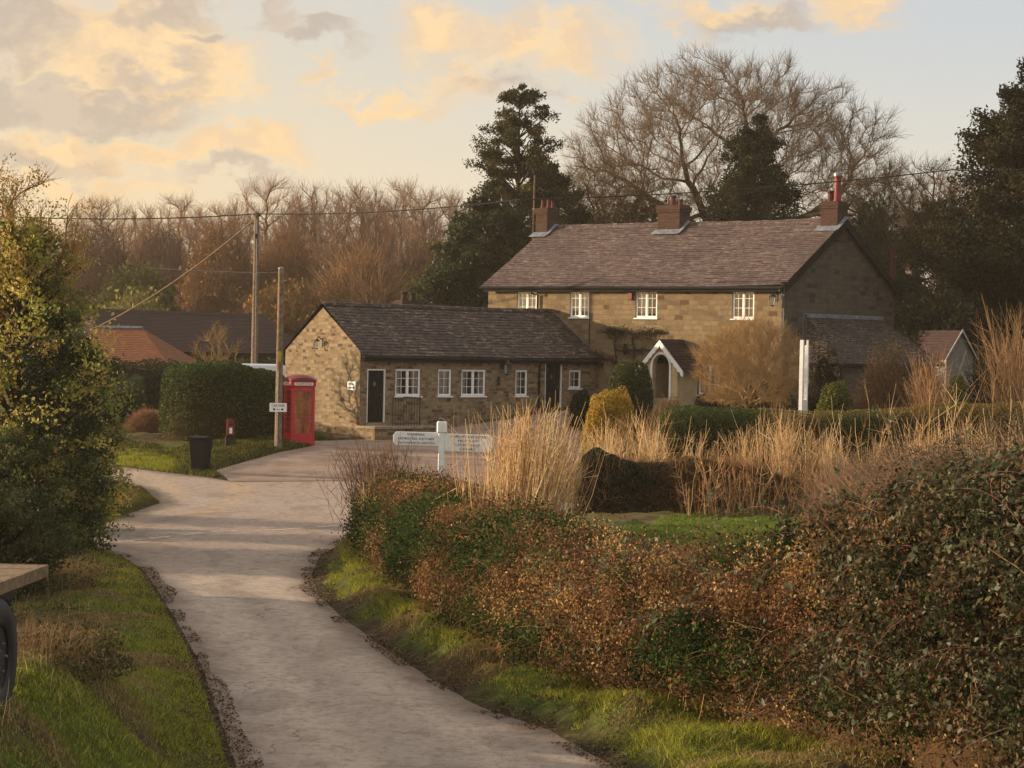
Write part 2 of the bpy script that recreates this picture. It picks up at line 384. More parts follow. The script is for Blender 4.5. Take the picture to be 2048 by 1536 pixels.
def ground_z(P, d=None):
    if d is None: d = road_d(P)
    near = 1 - sm(P[:, 1], 90, 120)
    z = gz(P[:, 0], P[:, 1]) + np.clip(d, -.35, .3) * .22 * near
    rough = sm(d, .05, .7) * near
    z = z + rough * (.05 + .06 * wn(P, 1.6, 1) + .04 * wn(P, 4.1, 3))
    rt = rough * (P[:, 0] > np.interp(P[:, 1], [15, 60], [0, -5])) * (P[:, 1] < 54)
    z = z + rt * (.24 * sm(d, .22, .6) + .1 * wn(P, 1.7, 5) * sm(d, .2, .5))
    return z
def axis(lo, hi, a, b, st, g=1.25):
    c = list(np.arange(a, b, st)); s = st; x = a; L = []
    while x > lo: s *= g; x -= s; L.append(x)
    s = st; x = c[-1]; Rr = []
    while x < hi: s *= g; x += s; Rr.append(x)
    return np.array(L[::-1] + c + Rr)
xs = axis(-4000, 4000, -18, 18, .3); ys = axis(-60, 6000, 10, 96, .3)
XX, YY = np.meshgrid(xs, ys); P2 = np.stack([XX.ravel(), YY.ravel()], 1)
dd = np.full(len(P2), 50.0); nearm = (abs(P2[:, 0]) < 40) & (P2[:, 1] > 0) & (P2[:, 1] < 110)
dd[nearm] = road_d(P2[nearm]); zz = ground_z(P2, dd)
lawn_poly = [(1.5, 47), (4, 58.8), (9.5, 62), (16, 60), (16, 44), (5, 46)]
ld = np.full(len(P2), 50.0); ld[nearm] = sdist(P2[nearm], lawn_poly)
n1 = wn(P2, .9, 2); n2 = wn(P2, 3.1, 4); n3 = wn(P2, .35, 6)
def lin(r, g, b): return np.array(srgb(r, g, b)[:3])
soil = lin(84, 66, 48); grs = lin(86, 104, 40); dead = lin(132, 116, 76); litter = lin(58, 44, 36); wood = lin(74, 58, 44)
f = sm(n1 + .4 * n2, -.5, .5)[:, None]; c = soil * (1 - f) + grs * f
f = (sm(n3 + .5 * n2, .1, .9) * .6)[:, None]; c = c * (1 - f) + dead * f
f = (sm(dd, .45, .1) * .85)[:, None]; c = c * (1 - f) + litter * f
f = sm(ld, .3, -.3)[:, None]; c = c * (1 - f) + lin(92, 116, 44) * f
f = sm(P2[:, 1], 96, 130)[:, None]; c = c * (1 - f) + wood * f
nx, ny = len(xs), len(ys)
ii = (np.arange(ny - 1)[:, None] * nx + np.arange(nx - 1)[None, :]).ravel()
quads = np.stack([ii, ii + 1, ii + nx + 1, ii + nx], 1)
m, t = newmat('ground_soil'); a = t.n('ShaderNodeAttribute', attribute_name='Col').outputs[0]; v = t.n('ShaderNodeTexCoord').outputs['Object']
g1 = t.noise(v, 5, 6, .7); g2 = t.noise(v, 28, 4, .7)
finish(t, t.mix(t.mr(g1, .35, .7), t.mix(.45, a, (0, 0, 0, 1)), t.mix(t.mr(g2, .4, .7, 0, .4), a, srgb(150, 134, 92))), .95, t.m('ADD', g1, g2), .8, .06, spec=.1)
gr = mesh_np('ground', np.column_stack([P2, zz]), quads, m, col=c, smooth=True); tag(gr, kind='structure')

def sheet(name, poly, mat, lift, step=.35, colf=None):
    poly = [Vector(q) for q in poly]; n = len(poly)
    xs_ = [q.x for q in poly]; ys_ = [q.y for q in poly]
    gx, gy = np.meshgrid(np.arange(min(xs_), max(xs_), step), np.arange(min(ys_), max(ys_), step)); Q = np.stack([gx.ravel(), gy.ravel()], 1)
    Q = Q[sdist(Q, [(q.x, q.y) for q in poly]) < -step * .5]
    vv, _, ff, *_ = delaunay_2d_cdt(poly + [Vector(q) for q in Q], [], [list(range(n))], 1, 1e-4)
    V = np.array([(q.x, q.y) for q in vv]); Z = gz(V[:, 0], V[:, 1]) + lift
    o = mesh_np(name, np.column_stack([V, Z]), np.array([f for f in ff if len(f) == 3]), mat, col=colf(V) if colf else None, smooth=True)
    return tag(o, kind='structure')
def dens(poly, k=3):
    return poly
trk1 = G((262, 944), (318, 958), (347, 980), (338, 1002), (300, 1025), (230, 1045)); trk2 = G((440, 952), (478, 972), (478, 992), (440, 1012), (395, 1030))
trkA = [((a[0] * .7 + b[0] * .3), (a[1] * .7 + b[1] * .3)) for a, b in zip(G((470, 1536), (400, 1330), (326, 1200), (300, 1140)), G((1230, 1536), (860, 1358), (636, 1190), (625, 1140)))]
trkB = [((a[0] * .28 + b[0] * .72), (a[1] * .28 + b[1] * .72)) for a, b in zip(G((470, 1536), (400, 1330), (326, 1200), (300, 1140)), G((1230, 1536), (860, 1358), (636, 1190), (625, 1140)))]
def roadcol(V):
    base = lin(170, 156, 144); pale = lin(200, 184, 166); redd = lin(164, 140, 124); drt = lin(92, 74, 60)
    q = (sm(wn(V * np.array([1, .45]), .8, 2), -.6, .9) * .45)[:, None]; c = base * (1 - q) + redd * q
    for trk, w in ((trk1, .35), (trk2, .3)):
        q = (sm(pathd(V, trk), w + .25, w * .4) * .8)[:, None]; c = c * (1 - q) + lin(182, 158, 132) * q
    for trk in (trkA, trkB):
        q = (sm(pathd(V, trk) + .12 * wn(V, 1.3, 7), .5, .15) * .5)[:, None]; c = c * (1 - q) + pale * q
    d = -road_d(V); q = (sm(d + .12 * wn(V, 2.2, 1), .5, .05) * .75)[:, None]; return c * (1 - q) + drt * q
m, t = newmat('lane_asphalt'); a = t.n('ShaderNodeAttribute', attribute_name='Col').outputs[0]; v = t.n('ShaderNodeTexCoord').outputs['Object']
g1 = t.noise(v, 2.6, 8, .75); g2 = t.noise(v, 45, 4, .85); vo = t.n('ShaderNodeTexVoronoi'); t.put(vo.inputs['Vector'], v); vo.inputs['Scale'].default_value = 55
cc = t.mix(t.mr(g1, .4, .65, 0, .28), a, t.mix(.5, a, srgb(96, 78, 68)))
cc = t.mix(t.mr(g2, .45, .7, 0, .35), cc, srgb(196, 178, 156)); cc = t.mix(t.mr(vo.outputs[0], .0, .3, .35, 0), cc, srgb(80, 70, 64))
v2 = t.n('ShaderNodeTexVoronoi', feature='DISTANCE_TO_EDGE'); t.put(v2.inputs['Vector'], t.vm('ADD', v, t.vm('SCALE', t.noise(v, 1.5, 4, out=1), scale=.9))); v2.inputs['Scale'].default_value = .42
cc = t.mix(t.m('MULTIPLY', t.mr(v2.outputs[0], .0, .012, .6, 0), t.mr(t.noise(v, .5, 2), .45, .6)), cc, srgb(70, 60, 54))
g4 = t.noise(v, 6, 6, .85); cc = t.mix(t.mr(g4, .47, .66, 0, .6), cc, srgb(112, 94, 80)); cc = t.mix(t.mr(g4, .32, .46, .5, 0), cc, srgb(190, 172, 150)); g5 = t.noise(t.vm('MULTIPLY', v, (1.6, .7, 1)), 1.1, 5, .8); cc = t.mix(t.mr(g5, .5, .68, 0, .4), cc, srgb(116, 98, 86))
# sparse repaired patches and tar seams
pt = t.noise(t.vm('MULTIPLY', v, (1, .5, 1)), .55, 2, .4, .6); cc = t.mix(t.mr(pt, .6, .64, 0, .25), cc, srgb(98, 84, 78))
finish(t, cc, .85, t.m('ADD', g2, vo.outputs[0]), .9, .02, spec=.1)
sheet('road', road_poly, m, 0.0, .3, roadcol)
m2, t = newmat('forecourt_gravel'); v = t.n('ShaderNodeTexCoord').outputs['Object']
g1 = t.noise(v, .9, 6, .65); g2 = t.noise(v, 22, 4, .8)
finish(t, t.mix(t.mr(g2, .35, .7, 0, .5), t.mix(t.mr(g1, .35, .65), srgb(130, 110, 98), srgb(158, 138, 122)), srgb(100, 84, 74)), .95, g2, .6, .02, spec=.1)
sheet('forecourt', fore_poly, m2, 0.012, .4)
MARK = plain('worn_white_road_paint', srgb(196, 186, 170), .8, .25, 10)
def strips(name, segs, w, lift=.006):
    V = []; Fq = []
    for a, b in segs:
        a, b = np.array(a), np.array(b); n = max(2, int(np.linalg.norm(b - a) / .3)); d = (b - a) / np.linalg.norm(b - a); q = np.array([-d[1], d[0]]) * w / 2
        for i in range(n + 1):
            c0 = a + (b - a) * i / n
            for s in (-1, 1): x = c0 + q * s; V.append((x[0], x[1], float(gz(x[0], x[1])) + lift))
            if i: k = len(V) - 4; Fq.append((k, k + 2, k + 3, k + 1))
    o = mesh_np(name, V, Fq, MARK); return tag(o, kind='structure')
segs = []
ml = G((172, 1090), (300, 1078), (420, 1064), (560, 1060), (700, 1050))
for a, b in zip(ml, ml[1:]):
    a, b = np.array(a), np.array(b); L = np.linalg.norm(b - a); k = 0
    while k < L - .5: segs.append((a + (b - a) * k / L, a + (b - a) * min(k + .7, L) / L)); k += 1.15
segs += [((-4.35, 60.8), (-3.1, 60.4)), ((-2.2, 60.2), (-1.0, 59.9))]
strips('road_marking', segs, .12)

# far rising ground
def hillz(x, y): return 2 + 11 * sm(y, 165, 330) * (1 - .35 * sm(x, -10, 60)) + 1.2 * wn(np.stack([x, y], -1), .02, 1)
hx, hy = np.meshgrid(np.arange(-260, 261, 8.), np.arange(165, 420, 8.)); hz = hillz(hx, hy) - 3.0 * sm(hy, 175, 165)
n_, m_ = hx.shape; ii = (np.arange(n_ - 1)[:, None] * m_ + np.arange(m_ - 1)[None]).ravel()
hm = plain('woodland_floor', srgb(82, 64, 48), .95, .3, .15)
tag(mesh_np('hill', np.column_stack([hx.ravel(), hy.ravel(), hz.ravel()]), np.stack([ii, ii + 1, ii + m_ + 1, ii + m_], 1), hm, smooth=True), kind='structure')

# ================================================================== BUILDINGS
class Frame:
    """local frame of a building: x along its front, y into its depth"""
    def __init__(s, o, d, z0):
        s.o = np.array(o, float); d = np.array(d, float); s.d = d / np.linalg.norm(d); s.n = np.array([-s.d[1], s.d[0]]); s.z0 = z0; s.rz = math.atan2(s.d[1], s.d[0])
    def front(s, px, py, off=0.0):
        a, b = ray(px, py); den = s.n @ np.array([a, 1.0]); Y = (s.n @ s.o + off) / den
        P = np.array([a * Y, Y]); return (P - s.o) @ s.d, CH + b * Y - s.z0
    def side(s, px, py, off):
        a, b = ray(px, py); den = s.d @ np.array([a, 1.0]); Y = (s.d @ s.o + off) / den
        P = np.array([a * Y, Y]); return (P - s.o) @ s.n, CH + b * Y - s.z0
    def rect(s, x0, y0, x1, y1, off=0.0):
        a = s.front(x0, y0, off); b = s.front(x1, y1, off); a2 = s.front(x0, y1, off); b2 = s.front(x1, y0, off)
        return ((a[0] + a2[0]) / 2, (b[0] + b2[0]) / 2, (a2[1] + b[1]) / 2, (a[1] + b2[1]) / 2)   # s0,s1,z0,z1
def front_wall(mb, L, z0, z1, ops, th=.32, zl=None):
    xs = sorted({0.0, L} | {q for o in ops for q in o[:2]}); zs = sorted({z0, z1} | {q for o in ops for q in o[2:]})
    for a, b in zip(xs, xs[1:]):
        for c_, d in zip(zs, zs[1:]):
            mx, mz = (a + b) / 2, (c_ + d) / 2
            if any(o[0] < mx < o[1] and o[2] < mz < o[3] for o in ops): continue
            mb.poly([(a, 0, c_), (b, 0, c_), (b, 0, d), (a, 0, d)], [(a, c_), (b, c_), (b, d), (a, d)])
    for o in ops:
        a, b, c_, d = o
        mb.poly([(a, 0, c_), (a, th, c_), (b, th, c_), (b, 0, c_)]); mb.poly([(a, 0, d), (b, 0, d), (b, th, d), (a, th, d)])
        mb.poly([(a, 0, c_), (a, 0, d), (a, th, d), (a, th, c_)]); mb.poly([(b, 0, c_), (b, th, c_), (b, th, d), (b, 0, d)])
def gable(mb, x, w, z0, ze, zr, y0=0.0):
    p_ = [(x, y0, z0), (x, w, z0), (x, w, ze), (x, (y0 + w) / 2, zr), (x, y0, ze)]
    mb.poly(p_, [(q[1] + 3.3, q[2]) for q in p_])
def roof_slope(mb, P0, P1, Q0, Q1, course=.16, th=.022, sag=0.0, ext=None):
    """lapped tile courses from the eaves P0-P1 up to the ridge Q0-Q1 (each course a thin stepped strip)"""
    P0, P1, Q0, Q1 = map(Vector, (P0, P1, Q0, Q1)); L = ((Q0 - P0).length + (Q1 - P1).length) / 2; n = max(3, int(L / course))
    nrm = (P1 - P0).cross(Q0 - P0).normalized()
    if nrm.z < 0: nrm = -nrm
    nx_ = max(2, int((P1 - P0).length / .5)); rr = random.Random(3)
    jit = [[rr.uniform(-.012, .012) for _ in range(nx_ + 1)] for _ in range(n + 1)]
    for i in range(n):
        for j in range(nx_):
            pts = []
            for (ii_, jj, up) in ((i, j, 1), (i, j + 1, 1), (i + 1, j + 1, 0), (i + 1, j, 0)):
                f_ = ii_ / n; g_ = jj / nx_; q = (P0.lerp(Q0, f_)).lerp(P1.lerp(Q1, f_), g_)
                q = q + nrm * (up * th + jit[ii_][jj] * .6) - Vector((0, 0, sag * math.sin(math.pi * g_) * 1.0 + .4 * sag * math.sin(3 * math.pi * g_ + 1)))
                pts.append((q, ((P1 - P0).length * g_, f_ * L)))
            mb.poly([q[0] for q in pts], [q[1] for q in pts])
            a, b = pts[0][0], pts[1][0]; mb.poly([a - nrm * (th + .01), b - nrm * (th + .01), b, a], [(pts[0][1][0], pts[0][1][1])] * 4)
def window(parent, s0, s1, z0, z1, cols, rows, y=0.03, casements=2, curtain=None, fr=.05, label=None):
    """window > frame, glazing_bars, pane, sill, curtain"""
    mb = MB(); d = .07
    mb.box((s0, y, z0), (s0 + fr, y + d, z1)); mb.box((s1 - fr, y, z0), (s1, y + d, z1)); mb.box((s0 + fr, y, z1 - fr), (s1 - fr, y + d, z1)); mb.box((s0 + fr, y, z0), (s1 - fr, y + d, z0 + fr))
    w = (s1 - s0 - 2 * fr) / casements
    for k in range(1, casements): x = s0 + fr + w * k; mb.box((x - .03, y + .002, z0 + fr), (x + .03, y + d - .002, z1 - fr))
    f_ = mb.build('window', WHITE, parent, bevel=.006)
    if label: f_['label'] = label
    b = MB(); bw = .017
    for k in range(casements):
        a = s0 + fr + w * k; e = a + w
        if casements > 1:
            if k: a += .03
            if k < casements - 1: e -= .03
        b.box((a, y + .012, z0 + fr), (a + .03, y + .05, z1 - fr)); b.box((e - .03, y + .012, z0 + fr), (e, y + .05, z1 - fr))
        b.box((a + .03, y + .012, z1 - fr - .03), (e - .03, y + .05, z1 - fr)); b.box((a + .03, y + .012, z0 + fr), (e - .03, y + .05, z0 + fr + .035))
        for i in range(1, cols): x = a + (e - a) * i / cols; b.box((x - bw / 2, y + .018, z0 + fr + .03), (x + bw / 2, y + .044, z1 - fr - .03))
        for i in range(1, rows):
            z = z0 + fr + (z1 - z0 - 2 * fr) * i / rows
            b.box((a + .03, y + .02, z - bw / 2), (e - .03, y + .042, z + bw / 2))
    b.build('glazing_bars', WHITE, f_)
    g = MB(); g.poly([(s0 + fr, y + .035, z0 + fr), (s1 - fr, y + .035, z0 + fr), (s1 - fr, y + .035, z1 - fr), (s0 + fr, y + .035, z1 - fr)]); g.build('pane', GLASS, f_, recalc=False)
    s = MB(); s.box((s0 - .06, -.06, z0 - .055), (s1 + .06, y + .02, z0 - .003)); s.build('sill', WHITE, f_, bevel=.008)
    if curtain:
        rr = random.Random(int(s0 * 100)); x0, x1 = s0 + fr, s1 - fr
        def drape(xa, xb, za, zb):
            cb = MB(); n = 14; q = [(xa + (xb - xa) * i / n, y + .13 + .022 * math.sin(i * 2.1) + rr.uniform(-.008, .008)) for i in range(n + 1)]
            for (a, ya), (b_, yb) in zip(q, q[1:]): cb.poly([(a, ya, za), (b_, yb, za), (b_, yb, zb), (a, ya, zb)])
            cb.build('curtain', CURT, f_, recalc=False)
        if curtain == 'sides': drape(x0, x0 + (x1 - x0) * .24, z0, z1); drape(x1 - (x1 - x0) * .24, x1, z0, z1)
        elif curtain == 'full': drape(x0, x1, z0 + .1, z1)
        elif curtain == 'half': drape(x0, x1, z0, z0 + (z1 - z0) * .5); drape(x0, x0 + (x1 - x0) * .2, z0, z1)
        elif curtain == 'left': drape(x0, x0 + (x1 - x0) * .45, z0, z1)
    return f_
def lantern(parent, s, z, y=0.0, sc=1.0):
    a = MB(); a.box((s - .05 * sc, y - .02, z + .05), (s + .05 * sc, y - .001, z + .3 * sc)); a.tube([(s, y - .01, z + .24 * sc), (s, y - .12 * sc, z + .34 * sc), (s, y - .2 * sc, z + .28 * sc)], .016, 6)
    a.lathe([(.0, .3 * sc), (.05 * sc, .27 * sc), (.1 * sc, .2 * sc), (.105 * sc, .19 * sc), (.0, .19 * sc)], (s, y - .2 * sc, z - .02), 8)
    a.lathe([(.0, -.13 * sc), (.03 * sc, -.11 * sc), (.07 * sc, -.08 * sc), (.0, -.08 * sc)], (s, y - .2 * sc, z), 8)
    for k in range(4):
        an = math.pi / 4 + k * math.pi / 2; a.tube([(s + .065 * sc * math.cos(an), y - .2 * sc + .065 * sc * math.sin(an), z - .08 * sc), (s + .095 * sc * math.cos(an), y - .2 * sc + .095 * sc * math.sin(an), z + .18 * sc)], .009, 4)
    w = a.build('wall_lantern', IRON, parent)
    g = MB(); g.lathe([(.058 * sc, -.08 * sc), (.085 * sc, .175 * sc)], (s, y - .2 * sc, z), 8); g.build('lantern_glass', GLASS, w, recalc=False)
    return w
def chimney(parent, x, y, w, d, zb, zt, pots, lead=True, label=None, cap=.06):
    c_ = MB(); c_.box((x - w / 2, y - d / 2, zb), (x + w / 2, y + d / 2, zt - .3)); c_.box((x - w / 2 - .04, y - d / 2 - .04, zt - .3), (x + w / 2 + .04, y + d / 2 + .04, zt - .2))
    c_.box((x - w / 2 - cap, y - d / 2 - cap, zt - .2), (x + w / 2 + cap, y + d / 2 + cap, zt - .06)); c_.box((x - w / 2, y - d / 2, zt - .06), (x + w / 2, y + d / 2, zt))
    ch = c_.build('chimney', BRICK, parent, bevel=.01)
    if label: ch['label'] = label
    for (dx, dy, r, h, mat) in pots:
        q = MB(); q.lathe([(r * 1.1, zt - .01), (r * 1.1, zt + .06), (r * .92, zt + .1), (r * .85, zt + h - .08), (r * 1.05, zt + h - .06), (r * 1.05, zt + h), (r * .75, zt + h), (r * .7, zt + h - .2), (0, zt + h - .2)], (x + dx, y + dy, 0), 12); q.build('chimney_pot', mat, ch, smooth=True)
    return ch

# ------------------------------------------------ stone cottage wing
CZ = 1.1
cf = Frame((-5.61, 83.0), (.734, .679), CZ); CL = 12.25; CW = 4.57
co = empty('stone_cottage', (*cf.o, CZ), cf.rz, 'low single-storey rubble stone cottage with dark tiled roof beside the red telephone box', 'cottage')
EZ = 4.34 - CZ; RZ = 6.12 - CZ
wr = [cf.rect(*q) for q in ((791, 738, 841, 792), (876, 738, 903, 792), (923, 739, 971, 792), (1031, 740, 1055, 792), (1138, 740, 1162, 777))]
dr = [cf.rect(*q) for q in ((734, 738, 771, 845), (1090, 722, 1124, 825))]
# even sill and head heights along the wall
zs0 = sum(w[2] for w in wr[:4]) / 4; zs1 = sum(w[3] for w in wr[:4]) / 4
wr = [(w[0], w[1], zs0, zs1) for w in wr[:4]] + [(wr[4][0], wr[4][1], wr[4][2], wr[4][3])]
w_ = MB(); front_wall(w_, CL, -.6, EZ + .12, wr + dr)
gable(w_, 0.0, CW, -.6, EZ + .12, RZ - .05); gable(w_, CL, CW, -.6, EZ + .12, RZ - .05)
w_.poly([(0, CW, -.6), (CL, CW, -.6), (CL, CW, EZ + .12), (0, CW, EZ + .12)])
w_.build('wall', STONE_A, co, recalc=False)
# rooms behind the openings
r_ = MB()
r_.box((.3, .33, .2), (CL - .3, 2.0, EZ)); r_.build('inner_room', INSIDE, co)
r_ = MB(); SL = (RZ - EZ) / (CW / 2); ov = .22
roof_slope(r_, (-.06, -ov, EZ + .16 - ov * SL), (CL + .02, -ov, EZ + .16 - ov * SL), (-.06, CW / 2, RZ + .12), (CL + .02, CW / 2, RZ + .12), .17, .02, .035)
roof_slope(r_, (-.06, CW + ov, EZ + .16 - ov * SL), (CL + .02, CW + ov, EZ + .16 - ov * SL), (-.06, CW / 2, RZ + .12), (CL + .02, CW / 2, RZ + .12), .17, .02, .035)
rf = r_.build('roof', ROOF_C, co, recalc=False)
q = MB()
for k in range(int(CL / .3)):
    a = k * .3; sg = .035 * math.sin(math.pi * a / CL) + .014 * math.sin(3 * math.pi * a / CL + 1)
    q.prism([(CW / 2 - .14, RZ + .07 - sg), (CW / 2 - .09, RZ + .16 - sg), (CW / 2, RZ + .2 - sg + (k % 3) * .006), (CW / 2 + .09, RZ + .16 - sg), (CW / 2 + .14, RZ + .07 - sg)], 0, a, a + .29)
q.build('ridge_tiles', ROOF_C, rf)
q = MB(); a = Vector((CL - .02, -ov, EZ + .2 - ov * SL)); b = Vector((CL - .42, CW / 2, RZ + .17)); a2 = a + Vector((.2, 0, .02)); b2 = b + Vector((.2, 0, .02))
q.poly([a, a2, b2, b]); q.poly([a2, a2 + Vector((.02, 0, .14)), b2 + Vector((.02, 0, .14)), b2]); q.build('lead_flashing', LEAD, rf, recalc=False)
q = MB(); q.tube([(-.05, -ov - .05, EZ + .08 - ov * SL), (CL * .5, -ov - .05, EZ + .05 - ov * SL), (CL - .05, -ov - .05, EZ + .03 - ov * SL)], .055, 8); q.box((0, -ov + .02, EZ - .08 - ov * SL), (CL - .05, -ov + .045, EZ + .1 - ov * SL)); q.build('gutter', GUTTER, co)
for (xx, yy, ww) in ((1077, 730, 0),):
    s_, _ = cf.front(xx, yy); q = MB(); q.tube([(s_, -ov, EZ - .02 - ov * SL), (s_, -ov, EZ - .12), (s_, -.07, EZ - .32), (s_, -.07, cf.front(xx, 836)[1])], .04, 8)
    for zz_ in (1.2, 2.2): q.box((s_ - .06, -.09, zz_), (s_ + .06, -.001, zz_ + .05))
    q.build('drainpipe', BLACK, co)
for i, (w, c_, cu, cs) in enumerate(zip(wr, (2, 2, 2, 2, 2), ('sides', 'full', 'sides', 'left', 'left'), (2, 1, 2, 1, 1))):
    window(co, *w, c_, 3 if i < 4 else 2, casements=cs, curtain=cu)
for i, (s0, s1, z0, z1) in enumerate(dr):
    q = MB(); f_ = .055
    q.box((s0, .02, z0), (s0 + f_, .12, z1)); q.box((s1 - f_, .02, z0), (s1, .12, z1)); q.box((s0 + f_, .02, z1 - f_), (s1 - f_, .12, z1)); fr_ = q.build('door', WHITE, co, bevel=.006)
    q = MB(); n = 5; wd = (s1 - s0 - 2 * f_) / n
    for k in range(n): q.box((s0 + f_ + k * wd + .004, .07, z0 + .01), (s0 + f_ + (k + 1) * wd - .004, .105, z1 - f_ - .005))
    q.build('door_leaf', BLACK, fr_)
    q = MB(); q.lathe([(0, .0), (.03, .01), (.03, .03), (0, .04)], (s1 - .2, .04, z0 + 1.0), 10); q.build('door_knob', STEEL, fr_); q = MB(); q.box((s0 + .35, .05, z0 + 1.35), (s0 + .43, .069, z0 + 1.5)); q.build('knocker', STEEL, fr_)
    q = MB(); q.box((s0 - .05, -.06, z0 - .1), (s1 + .05, .32, z0)); q.build('threshold', SLAB, fr_)
s_, z_ = cf.front(1004, 736); lantern(co, s_, z_ - .1, 0, 1.5)
s_, z_ = cf.front(995, 762); q = MB(); q.lathe([(0, -.18), (.06, -.16), (.06, .12), (.03, .18), (0, .18)], (s_, -.08, z_), 10); q.box((s_ - .03, -.05, z_ - .05), (s_ + .03, -.001, z_ + .05)); q.build('downlight', IRON, co, smooth=True)
# lantern and parking sign on the gable end
ge = empty('gable_fittings', (0, 0, 0)); bpy.data.objects.remove(ge)
y_, z_ = cf.side(643, 692, 0)
q = MB(); q.box((-.02, y_ - .05, z_ - .05), (-.002, y_ + .05, z_ + .3)); q.tube([(-.01, y_, z_ + .24), (-.14, y_, z_ + .36), (-.22, y_, z_ + .28)], .018, 6); q.lathe([(0, .3), (.06, .26), (.12, .2), (0, .19)], (-.22, y_, z_ - .02), 8); q.lathe([(0, -.14), (.08, -.08), (0, -.08)], (-.22, y_, z_), 8)
gl = q.build('wall_lantern', IRON, co); q = MB(); q.lathe([(.07, -.08), (.1, .175)], (-.22, y_, z_), 8); q.build('lantern_glass', GLASS, gl, recalc=False)
y_, z_ = cf.side(704, 771, 0); q = MB(); q.box((-.03, y_ - .25, z_ - .17), (-.002, y_ + .25, z_ + .15)); sg = q.build('sign_board', WHITE, co, bevel=.004)
text('lettering', 'PARKING', .1, TEXTM, sg, (-.034, y_, z_ + .05), (rad(90), 0, rad(-90)), width=.36)
q = MB(); q.prism([(y_ + .17, z_ - .11), (y_ - .1, z_ - .11), (y_ - .1, z_ - .15), (y_ - .19, z_ - .085), (y_ - .1, z_ - .02), (y_ - .1, z_ - .06), (y_ + .17, z_ - .06)], 0, -.036, -.031); q.build('arrow', TEXTM, sg)
# chimney of the wing, behind its ridge
k_ = Frame((cf.o[0] + cf.n[0] * 3.2, cf.o[1] + cf.n[1] * 3.2), cf.d, CZ); s_, zt_ = k_.front(816, 607)
chimney(co, s_, 3.2, .95, .5, EZ + .3, zt_ + .12, [(-.2, 0, .13, .34, ROOF_D), (.24, 0, .13, .3, ROOF_D)], cap=.1)

# step platform and railing in front of the first door
st = empty('door_step', (*cf.o, CZ), cf.rz, 'raised stone step platform in front of the cottage\'s left black door', 'steps')
zt_ = dr[0][2] - .1; s1_ = cf.front(868, 846)[0]
q = MB(); q.box((-.15, -1.1, -.35), (s1_ - .9, -.01, zt_ - .1)); q.build('plinth', STONE_A, st); q = MB(); q.box((-.2, -1.16, zt_ - .098), (s1_ - .85, -.012, zt_)); q.build('paving_slab', SLAB, st, bevel=.01)
q = MB(); q.box((s1_ - .85, -1.0, -.35), (s1_ - .3, -.012, zt_ - .22)); q.build('tread', SLAB, st, bevel=.01)
s0_ = cf.front(772, 800, -.6)[0]; s1_ = cf.front(826, 800, -.6)[0]; zr_ = cf.front(800, 795, -.6)[1]
rl = empty('iron_railing', (*cf.o, CZ), cf.rz, 'short black iron railing of upright bars beside the left cottage door', 'railing')
q = MB(); q.tube([(s0_, -1.0, zr_), (s1_, -1.0, zr_)], .02, 6); q.tube([(s1_, -1.0, zr_), (s1_, -.02, zr_)], .02, 6); q.tube([(s0_, -1.0, zt_ + .1), (s1_, -1.0, zt_ + .1)], .015, 6); q.build('handrail', IRON, rl)
for k in range(11):
    q = MB(); x_ = s0_ + (s1_ - s0_) * k / 10; r0 = .02 if k in (0, 10) else .011; q.tube([(x_, -1.0, zt_), (x_, -1.0, zr_ + (.06 if k in (0, 10) else -.005))], r0, 5); q.build('bar', IRON, rl)
rl.parent = None

# ------------------------------------------------ the two storey house
HZ = 2.1
hf = Frame((-1.07, 95.0), (.767, -.6416), HZ); HL = 14.8; HW = 8.16
ho = empty('stone_house', (*hf.o, HZ), hf.rz, 'two-storey sandstone house with purple-brown tiled roof and three brick chimneys', 'house')
HE = 7.3 - HZ; HR = 9.86 - HZ
hw = [hf.rect(*q) for q in ((1034, 583, 1073, 636), (1140, 583, 1178, 635), (1271, 583, 1314, 635), (1464, 583, 1508, 636))]
z0 = sum(w[2] for w in hw) / 4; z1 = HE - .03; hw = [(w[0], w[1], z0, HE - .12) for w in hw]
lo = [hf.rect(1580, 742, 1612, 778)]; lo[0] = (min(lo[0][0], HL - 1.0), min(lo[0][1], HL - .3), lo[0][2], lo[0][3])
lo = [(HL - 3.9, HL - 2.9, .9, 2.1), (4.9, 5.8, .8, 2.0)]
w_ = MB(); front_wall(w_, HL, -.8, HE + .1, hw + lo); gable(w_, 0, HW, -.8, HE + .1, HR - .02)
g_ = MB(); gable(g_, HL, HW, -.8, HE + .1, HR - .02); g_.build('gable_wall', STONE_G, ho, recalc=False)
w_.poly([(0, HW, -.8), (HL, HW, -.8), (HL, HW, HE + .1), (0, HW, HE + .1)]); w_.build('wall', STONE_B, ho, recalc=False)
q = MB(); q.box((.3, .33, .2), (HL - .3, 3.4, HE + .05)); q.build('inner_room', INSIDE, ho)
SL = (HR - HE) / (HW / 2); ov = .28; xo = .18
r_ = MB(); roof_slope(r_, (-xo, -ov, HE + .14 - ov * SL), (HL + xo, -ov, HE + .14 - ov * SL), (-xo, HW / 2, HR + .14), (HL + xo, HW / 2, HR + .14), .155, .022, .05)
roof_slope(r_, (-xo, HW + ov, HE + .14 - ov * SL), (HL + xo, HW + ov, HE + .14 - ov * SL), (-xo, HW / 2, HR + .14), (HL + xo, HW / 2, HR + .14), .155, .022, .05)
rf = r_.build('roof', ROOF_H, ho, recalc=False)
q = MB()
